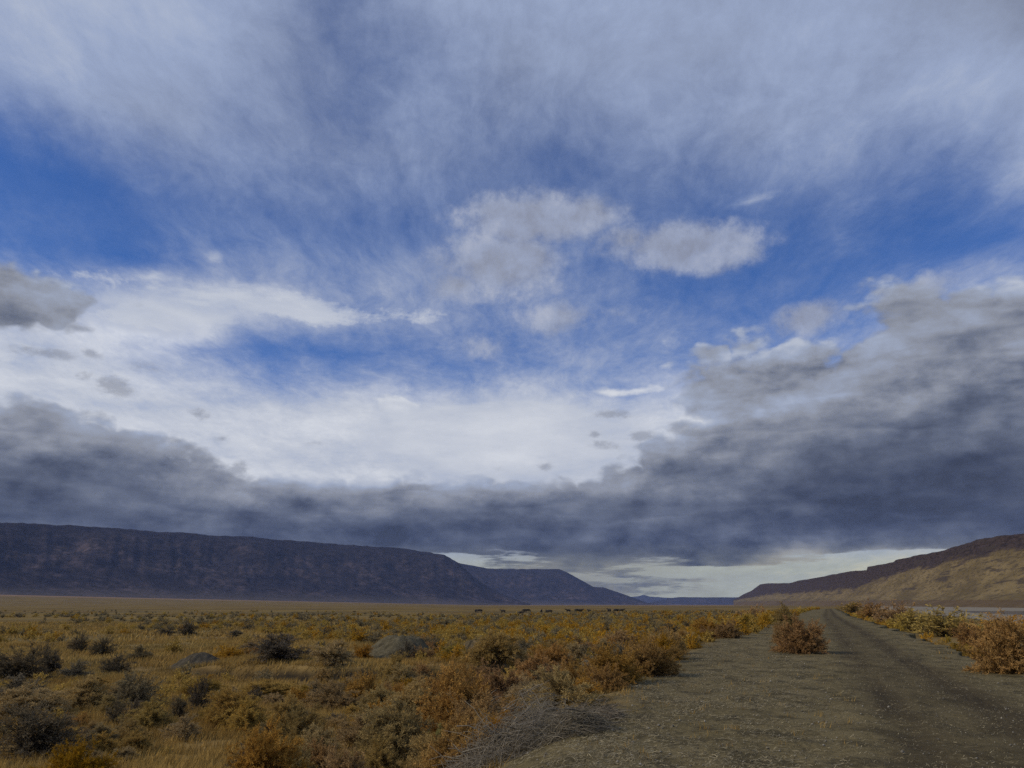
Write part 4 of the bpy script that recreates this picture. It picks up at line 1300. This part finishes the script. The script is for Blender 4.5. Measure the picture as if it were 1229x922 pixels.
def mound(name, px, py, wpx, hpx, label, mat, seed, squash=0.8, peak=0.0, z=-1.25):
    for _ in range(4):
        x, y = at(px, py, z)
        z = float(ground_z(x, y))
    d = math.hypot(x, y)
    w, h = wpx / F_PX * d, hpx / F_PX * d
    n = 56
    g = np.linspace(-1, 1, n)
    U, W = np.meshgrid(g, g)
    rr = np.hypot(U - peak * 0, W)
    ang = np.arctan2(W, U)
    rr = rr * (1 + 0.16 * (fbm(ang * 1.3 + 5, ang * 0 + seed, seed, 3) - 0.5))
    H = np.clip(1 - rr, 0, 1)
    H = (H ** 0.85 * 0.7 + sstep(H, 0, 0.8) * 0.3)
    X, Y = U * w / 2 + peak * w * 0.5 * H, W * w / 2 * squash
    H = H * (1 + 0.5 * (fbm(U * 3, W * 3, seed + 2, 4) - 0.5) + 0.22 * (fbm(ang * 4, rr * 0.7, seed + 9, 3) - 0.5)) + 0.12 * (fbm(U * 11, W * 11, seed + 4, 3) - 0.5) * (H > 0.02)
    cy = y + w / 2 * squash * 0.7
    Z = ground_z(X + x, Y + cy) - z - 0.05 + H * h
    i = np.arange(n - 1)[:, None] * n + np.arange(n - 1)[None, :]
    q = np.stack([i, i + 1, i + 1 + n, i + n], -1).reshape(-1, 4)
    me = mesh_of(name, np.stack([X, Y, Z], -1).reshape(-1, 3), None, q, [mat], True)
    add(name, me, loc=(x, cy, z), label=label, category='mound')
    CLEAR.append((x, cy, w * 0.5))
    CLEAR.append((x * 0.95, cy - w * 0.8, w * 0.42))


def mound_materials():
    for key, a, b, c in (('spoil', (.055, .047, .028), (.10, .088, .055), (.15, .132, .085)), ('brown', (.075, .058, .034), (.11, .088, .05), (.15, .12, .07)), ('hump', (.04, .035, .026), (.07, .062, .046), (.10, .088, .065))):
        m, n = material(key + '_soil'); MAT[key] = m
        co = n.node('ShaderNodeTexCoord').outputs['Object']
        f = n.noise(co, 3.0, 6, 0.7)
        st = n.noise(n.node('ShaderNodeMapping', {0: co, 3: (2.5, 2.5, .4)}).outputs[0], 1.6, 5, 0.65)
        col = n.ramp(n.m('ADD', n.m('MULTIPLY', f, .5), n.m('MULTIPLY', st, .5)), [(0.36, a), (0.5, b), (0.64, c)])
        bp = n.node('ShaderNodeBump', {'Strength': 0.9, 'Distance': 0.12, 'Height': f}).outputs[0]
        principled(n, col, 0.95, bp, 0.05)


def build_mounds():
    mound('spoil_mound', 472, 792, 116, 28, 'large pale grey heap of bare earth beyond the ditch', MAT['spoil'], 3, 0.8, 0.10)
    mound('spoil_mound', 566, 790, 62, 20, 'small brown heap of earth right of the large pale one', MAT['brown'], 5, 0.8)
    mound('earth_hump', 228, 812, 66, 17, 'dark rounded hump of earth left of the ditch', MAT['hump'], 8, 0.7)


def brush_pile(px, py, wpx, hpx, label, seed, z, n=900, lean=(0.5, 0.1), depth=0.8, fine=True):
    """Heap of dead grey twigs: long bent stems lying over one another and fine tangled twigs between them."""
    for _ in range(4):
        x, y = at(px, py, z)
        z = float(ground_z(x, y))
    d = math.hypot(x, y, EYE - z)
    w, h = wpx / F_PX * d, hpx / F_PX * d
    cx, cy = x, y + w * depth * 0.32
    r = np.random.default_rng(seed)

    def dome(u, v):
        return np.clip(1 - u * u - v * v, 0, 1) ** 1.15

    def lay(m, ln, rad, arch):
        a = r.uniform(0, 6.28, m); q = np.sqrt(r.random(m)) * 0.97
        u, v = q * np.cos(a), q * np.sin(a)
        zz = dome(u, v) * (r.random(m) ** 0.7) * h * (0.15 + 1.5 * vnoise(u * 3.0 + seed * 9, v * 2.2, seed))
        base = np.stack([u * w / 2, v * w / 2 * depth, zz], -1)
        base[:, 2] += ground_z(cx + base[:, 0], cy + base[:, 1]) - z
        dr = unit(np.stack([np.cos(a) * 0.6 + lean[0] + r.normal(0, .7, m), np.sin(a) * 0.6 + lean[1] + r.normal(0, .7, m), r.normal(0.2, .42, m)], -1))
        L = r.uniform(0.5, 1.3, m) * ln
        k = 6
        t = np.linspace(-0.5, 0.5, k)[None, :, None]
        sidew = unit(r.normal(0, 1, (m, 3)))
        p = base[:, None] + dr[:, None] * L[:, None, None] * t + sidew[:, None] * (L[:, None, None] * arch * (0.25 - t * t)) + np.array([0, 0, 1.0]) * (L[:, None, None] * arch * 0.6 * (0.25 - t * t))
        p = p + r.normal(0, 0.02, p.shape) * ln
        p[..., 2] = np.maximum(p[..., 2], ground_z(cx + p[..., 0], cy + p[..., 1]) - z + 0.01)
        R = rad * r.uniform(0.5, 1.5, (m, 1)) * np.linspace(1.2, 0.5, k)[None]
        vv, qq = tubes(p, R)
        return vv, qq, np.repeat(r.random(m), k * 3)
    root = link(bpy.data.objects.new('brush_pile', None))
    root.location = (cx, cy, z)
    root['label'], root['category'] = label, 'brush pile'
    for nm, m, ln, rad, arch, mat, tp in (('branches', n // 7, 0.50 * w, 0.0075, 0.25, MAT['dead'], 0.95), ('twigs', n * 2, 0.30 * w, 0.0030, 0.6, MAT['dead'], 0.8), ('fine_twigs', int(n * 1.4), 0.12 * w, 0.0018, 0.9, MAT['dead'], 0.6)):
        v, q, s = lay(m, ln, rad, arch)
        add(nm, mesh_of(nm, v, None, q, [mat], False, {'tip': np.full(len(v), tp), 'shade': s}), root)
    CLEAR.append((cx, cy, w * 0.42))
    return root


def dead_branch(pts, label, rad=0.014, seed=0, z=0.0, lift=(0.0, 0.3), forks=3, mat='bleached'):
    """A bare branch through two photo points, its ends at the given heights over the ground."""
    r = np.random.default_rng(seed)
    (ax, ay), (bx, by) = pts
    x0, y0 = at(ax, ay, z); z0 = float(ground_z(x0, y0)) + lift[0]
    f = ray(bx, by)
    t = y0 / f[1] * (1.0 + 0.02 * r.normal())
    p1 = np.array([f[0] * t, f[1] * t, EYE + f[2] * t])
    p0 = np.array([x0, y0, z0])
    k = 7
    tt = np.linspace(0, 1, k)[:, None]
    main = p0 * (1 - tt) + p1 * tt + r.normal(0, 0.025, (k, 3)) * np.sin(tt * 3.14)
    L = np.linalg.norm(p1 - p0)
    paths, rads = [main - p0], [rad * np.linspace(1, 0.35, k)]
    for _ in range(forks):
        i = r.integers(1, k - 1)
        dr = unit((p1 - p0) / L + r.normal(0, 0.5, 3) + np.array([0, 0, 0.2]))
        ln = L * r.uniform(0.2, 0.45)
        paths.append(main[i] - p0 + dr * ln * tt + r.normal(0, 0.012, (k, 3)) * tt)
        rads.append(rad * 0.5 * np.linspace(1, 0.3, k))
    v, q = tubes(np.array(paths), np.array(rads), 5)
    me = mesh_of('dead_branch', v, None, q, [MAT[mat]], True, {'tip': np.full(len(v), 0.7), 'shade': np.full(len(v), r.uniform(.3, .8))})
    add('dead_branch', me, loc=tuple(p0), label=label, category='branch')


def build_brush():
    brush_pile(628, 900, 104, 50, 'tall heap of tangled grey dead brush at the edge of the verge', 1, -0.5, 420, (0.5, 0.5))
    brush_pile(684, 884, 92, 36, 'grey dead brush heap lying just right of the tall one', 3, -0.15, 360, (0.9, -0.1))
    brush_pile(604, 922, 170, 40, 'lower heap of grey dead brush at the bottom edge', 2, -0.8, 560, (0.5, 0.3))
    brush_pile(714, 866, 66, 22, 'small flat heap of dead brush farthest out on the verge', 4, -0.05, 260, (0.9, 0.0))
    brush_pile(576, 890, 90, 36, 'dark dead brush behind the lower heap, under the orange shrubs', 5, -1.0, 700, (0.2, 0.3))
    brush_pile(722, 812, 52, 22, 'small pale stick pile beside the rounded orange shrub', 6, -0.2, 260, (0.8, 0.0))
    dead_branch([(598, 900), (640, 868)], 'long pale branch slanting up against the tall brush heap', 0.011, 11, -0.4)
    dead_branch([(540, 916), (572, 906)], 'short bleached log lying at the bottom left of the lower heap', 0.026, 12, -1.0, (0.15, 0.2), 2)
    dead_branch([(612, 893), (606, 880)], 'short forked pale stick left of the long slanting branch', 0.010, 13, -0.5, (0.15, 0.3), 2)
    dead_branch([(404, 922), (398, 908)], 'bleached forked twig sticking up at the bottom edge', 0.012, 14, -1.4, (0.0, 0.3), 2)
    dead_branch([(418, 921), (417, 912)], 'straight bleached twig sticking up beside the forked one', 0.010, 15, -1.4, (0.0, 0.3), 0)
    dead_branch([(583, 906), (583, 895)], 'thin bare twig upright in the lower heap', 0.008, 16, -0.8, (0.2, 0.3), 0)
    dead_branch([(668, 838), (684, 836)], 'pale branch on the crest of the tall brush heap', 0.011, 17, -0.15, (0.5, 0.5), 2)
    dead_branch([(686, 833), (700, 826)], 'bleached stick on the verge edge above the tall heap', 0.012, 18, 0.0, (0.03, 0.05), 2)
    dead_branch([(735, 849), (752, 848)], 'dark brown stick lying flat on the open verge', 0.013, 19, 0.0, (0.02, 0.03), 1, 'dead')
    dead_branch([(716, 843), (728, 846)], 'pale stick lying flat beside the dark brown one on the verge', 0.011, 20, 0.0, (0.02, 0.03), 1)
    dead_branch([(706, 822), (724, 815)], 'pale stick leading from the verge to the small stick pile', 0.012, 22, 0.0, (0.03, 0.1), 2)


def skin_mesh(name, joints, edges, mat, levels=1):
    me = bpy.data.meshes.new(name)
    me.from_pydata([j[:3] for j in joints], edges, [])
    o = link(bpy.data.objects.new(name, me))
    s = o.modifiers.new('skin', 'SKIN')
    for i, j in enumerate(joints):
        me.skin_vertices[0].data[i].radius = (j[3], j[4] if len(j) > 4 else j[3])
    me.skin_vertices[0].data[0].use_root = True
    o.modifiers.new('sub', 'SUBSURF').levels = levels
    o.modifiers['sub'].render_levels = levels
    dg = bpy.context.evaluated_depsgraph_get()
    out = bpy.data.meshes.new_from_object(o.evaluated_get(dg))
    bpy.data.objects.remove(o)
    out.materials.clear(); out.materials.append(mat)
    out.polygons.foreach_set('use_smooth', np.ones(len(out.polygons), dtype=bool))
    return out


def cow_mesh(name, grazing, lying, mat):
    """Body along +X, feet at z = 0."""
    lift = -0.52 if lying else 0.0
    J = [(0.0, 0, 0.98 + lift, .30, .36), (0.55, 0, 1.0 + lift, .27, .36), (0.80, 0, 1.03 + lift, .20, .27), (-0.55, 0, 1.0 + lift, .28, .34), (-0.82, 0, 1.03 + lift, .17, .22)]
    E = [(0, 1), (1, 2), (0, 3), (3, 4)]
    if grazing:
        hd = [(1.05, 0, 0.80, .14, .17), (1.24, 0, 0.45, .11, .12), (1.34, 0, 0.22, .10, .11), (1.42, 0, 0.06, .07, .07)]
    else:
        hd = [(1.06, 0, 1.22 + lift, .14, .18), (1.26, 0, 1.38 + lift, .12, .14), (1.44, 0, 1.30 + lift, .10, .11), (1.62, 0, 1.16 + lift, .07, .07)]
    b = len(J)
    J += hd; E += [(2, b), (b, b + 1), (b + 1, b + 2), (b + 2, b + 3)]
    for s in (-1, 1):                          # ears
        J.append((hd[1][0] - .02, s * .20, hd[1][2] + (.06 if not grazing else .1), .035, .03)); E.append((b + 1, len(J) - 1))
    for s in (-1, 1):                          # legs
        if lying:
            i = len(J); J += [(0.62, s * .30, .30, .12), (0.95, s * .32, .10, .07), (0.66, s * .34, .05, .05)]; E += [(1, i), (i, i + 1), (i + 1, i + 2)]
            i = len(J); J += [(-0.50, s * .36, .32, .15), (-0.15, s * .42, .12, .08), (-0.55, s * .44, .06, .05)]; E += [(3, i), (i, i + 1), (i + 1, i + 2)]
        else:
            i = len(J); J += [(0.58, s * .19, .70, .11, .13), (0.60, s * .19, .42, .065), (0.58, s * .19, .20, .05), (0.61, s * .19, .03, .06)]; E += [(1, i), (i, i + 1), (i + 1, i + 2), (i + 2, i + 3)]
            i = len(J); J += [(-0.58, s * .20, .74, .13, .17), (-0.46, s * .20, .60, .09), (-0.70, s * .20, .36, .055), (-0.66, s * .20, .03, .06)]; E += [(3, i), (i, i + 1), (i + 1, i + 2), (i + 2, i + 3)]
    i = len(J); J += [(-1.02, 0, .92 + lift, .035), (-1.06, 0, max(.5 + lift, .12), .03), (-1.05, 0, max(.32 + lift, .08), .05)]; E += [(4, i), (i, i + 1), (i + 1, i + 2)]
    return skin_mesh(name, J, E, mat)


def build_cattle():
    m, n = material('cow_hide')
    principled(n, n.mix(n.noise(n.node('ShaderNodeTexCoord').outputs['Object'], 4.0, 3), (.010, .009, .009), (.024, .021, .019)), 0.7)
    stand, graze, lie = cow_mesh('cow_standing', False, False, m), cow_mesh('cow_grazing', True, False, m), cow_mesh('cow_lying', False, True, m)
    herd = [(570.9, 735.6, 's', 80, 'far left black cow of the herd, end on, at the heel of a grazing one'), (575.6, 736.2, 'g', 170, 'black cow grazing beside the end-on cow at the left of the herd'),
            (603.9, 736.4, 's', 150, 'lone black cow between the left pair and the next pair'), (625.0, 736.8, 'l', 0, 'low black cow lying just below a standing pair'),
            (630.0, 735.4, 'g', 180, 'black cow at the left of the touching pair above the lying cow'), (633.2, 735.2, 'g', 10, 'black cow at the right of the touching pair above the lying cow'),
            (649.8, 736.4, 's', 80, 'tall black cow facing on, left in the group of three'), (656.0, 736.0, 's', 100, 'smaller black cow in the middle of the group of three'),
            (659.8, 737.0, 'g', 160, 'black cow lowest and rightmost in the group of three'), (682.4, 735.6, 's', 200, 'single black cow midway between the three and the next pair'),
            (692.3, 735.4, 'g', 0, 'black cow at the left of the touching pair right of the single cow'), (696.5, 735.4, 's', 10, 'black cow at the right of the touching pair right of the single cow'),
            (707.6, 735.4, 's', 130, 'solitary black cow just right of the second touching pair'), (731.4, 735.4, 's', 120, 'black cow at the left of the last three toward the verge'),
            (740.0, 735.6, 'g', 190, 'black cow in the middle of the last three toward the verge'), (745.7, 735.4, 's', 5, 'black cow nearest the verge at the right end of the herd')]
    for px, py, pose, rz, label in herd:
        z = MEADOW
        for _ in range(5):
            x, y = at(px, py, z)
            k = 330.0 / y                          # keep the herd on one strip of pasture
            z = float(ground_z(x, y))
        s = 0.95 + 0.22 * random.random()
        add('cow', {'s': stand, 'g': graze, 'l': lie}[pose], loc=(x, y, z), rz=math.radians(rz), scale=(s, s, s), label=label, category='cow', group='black cattle grazing across the far meadow')


plant_materials()
mound_materials()
build_plant_meshes()
build_mounds()
build_brush()
plant_heroes()
scatter_shrubs()
merged_shrubs()
build_grass()
build_litter()
build_cattle()

cy = SC.cycles
cy.use_denoising = False                       # keep the fine grain of cloud and grass
cy.use_adaptive_sampling, cy.adaptive_threshold, cy.adaptive_min_samples = True, 0.008, 24
cy.sample_clamp_direct, cy.sample_clamp_indirect = 6.0, 2.0
cy.max_bounces, cy.diffuse_bounces, cy.transmission_bounces = 5, 3, 3
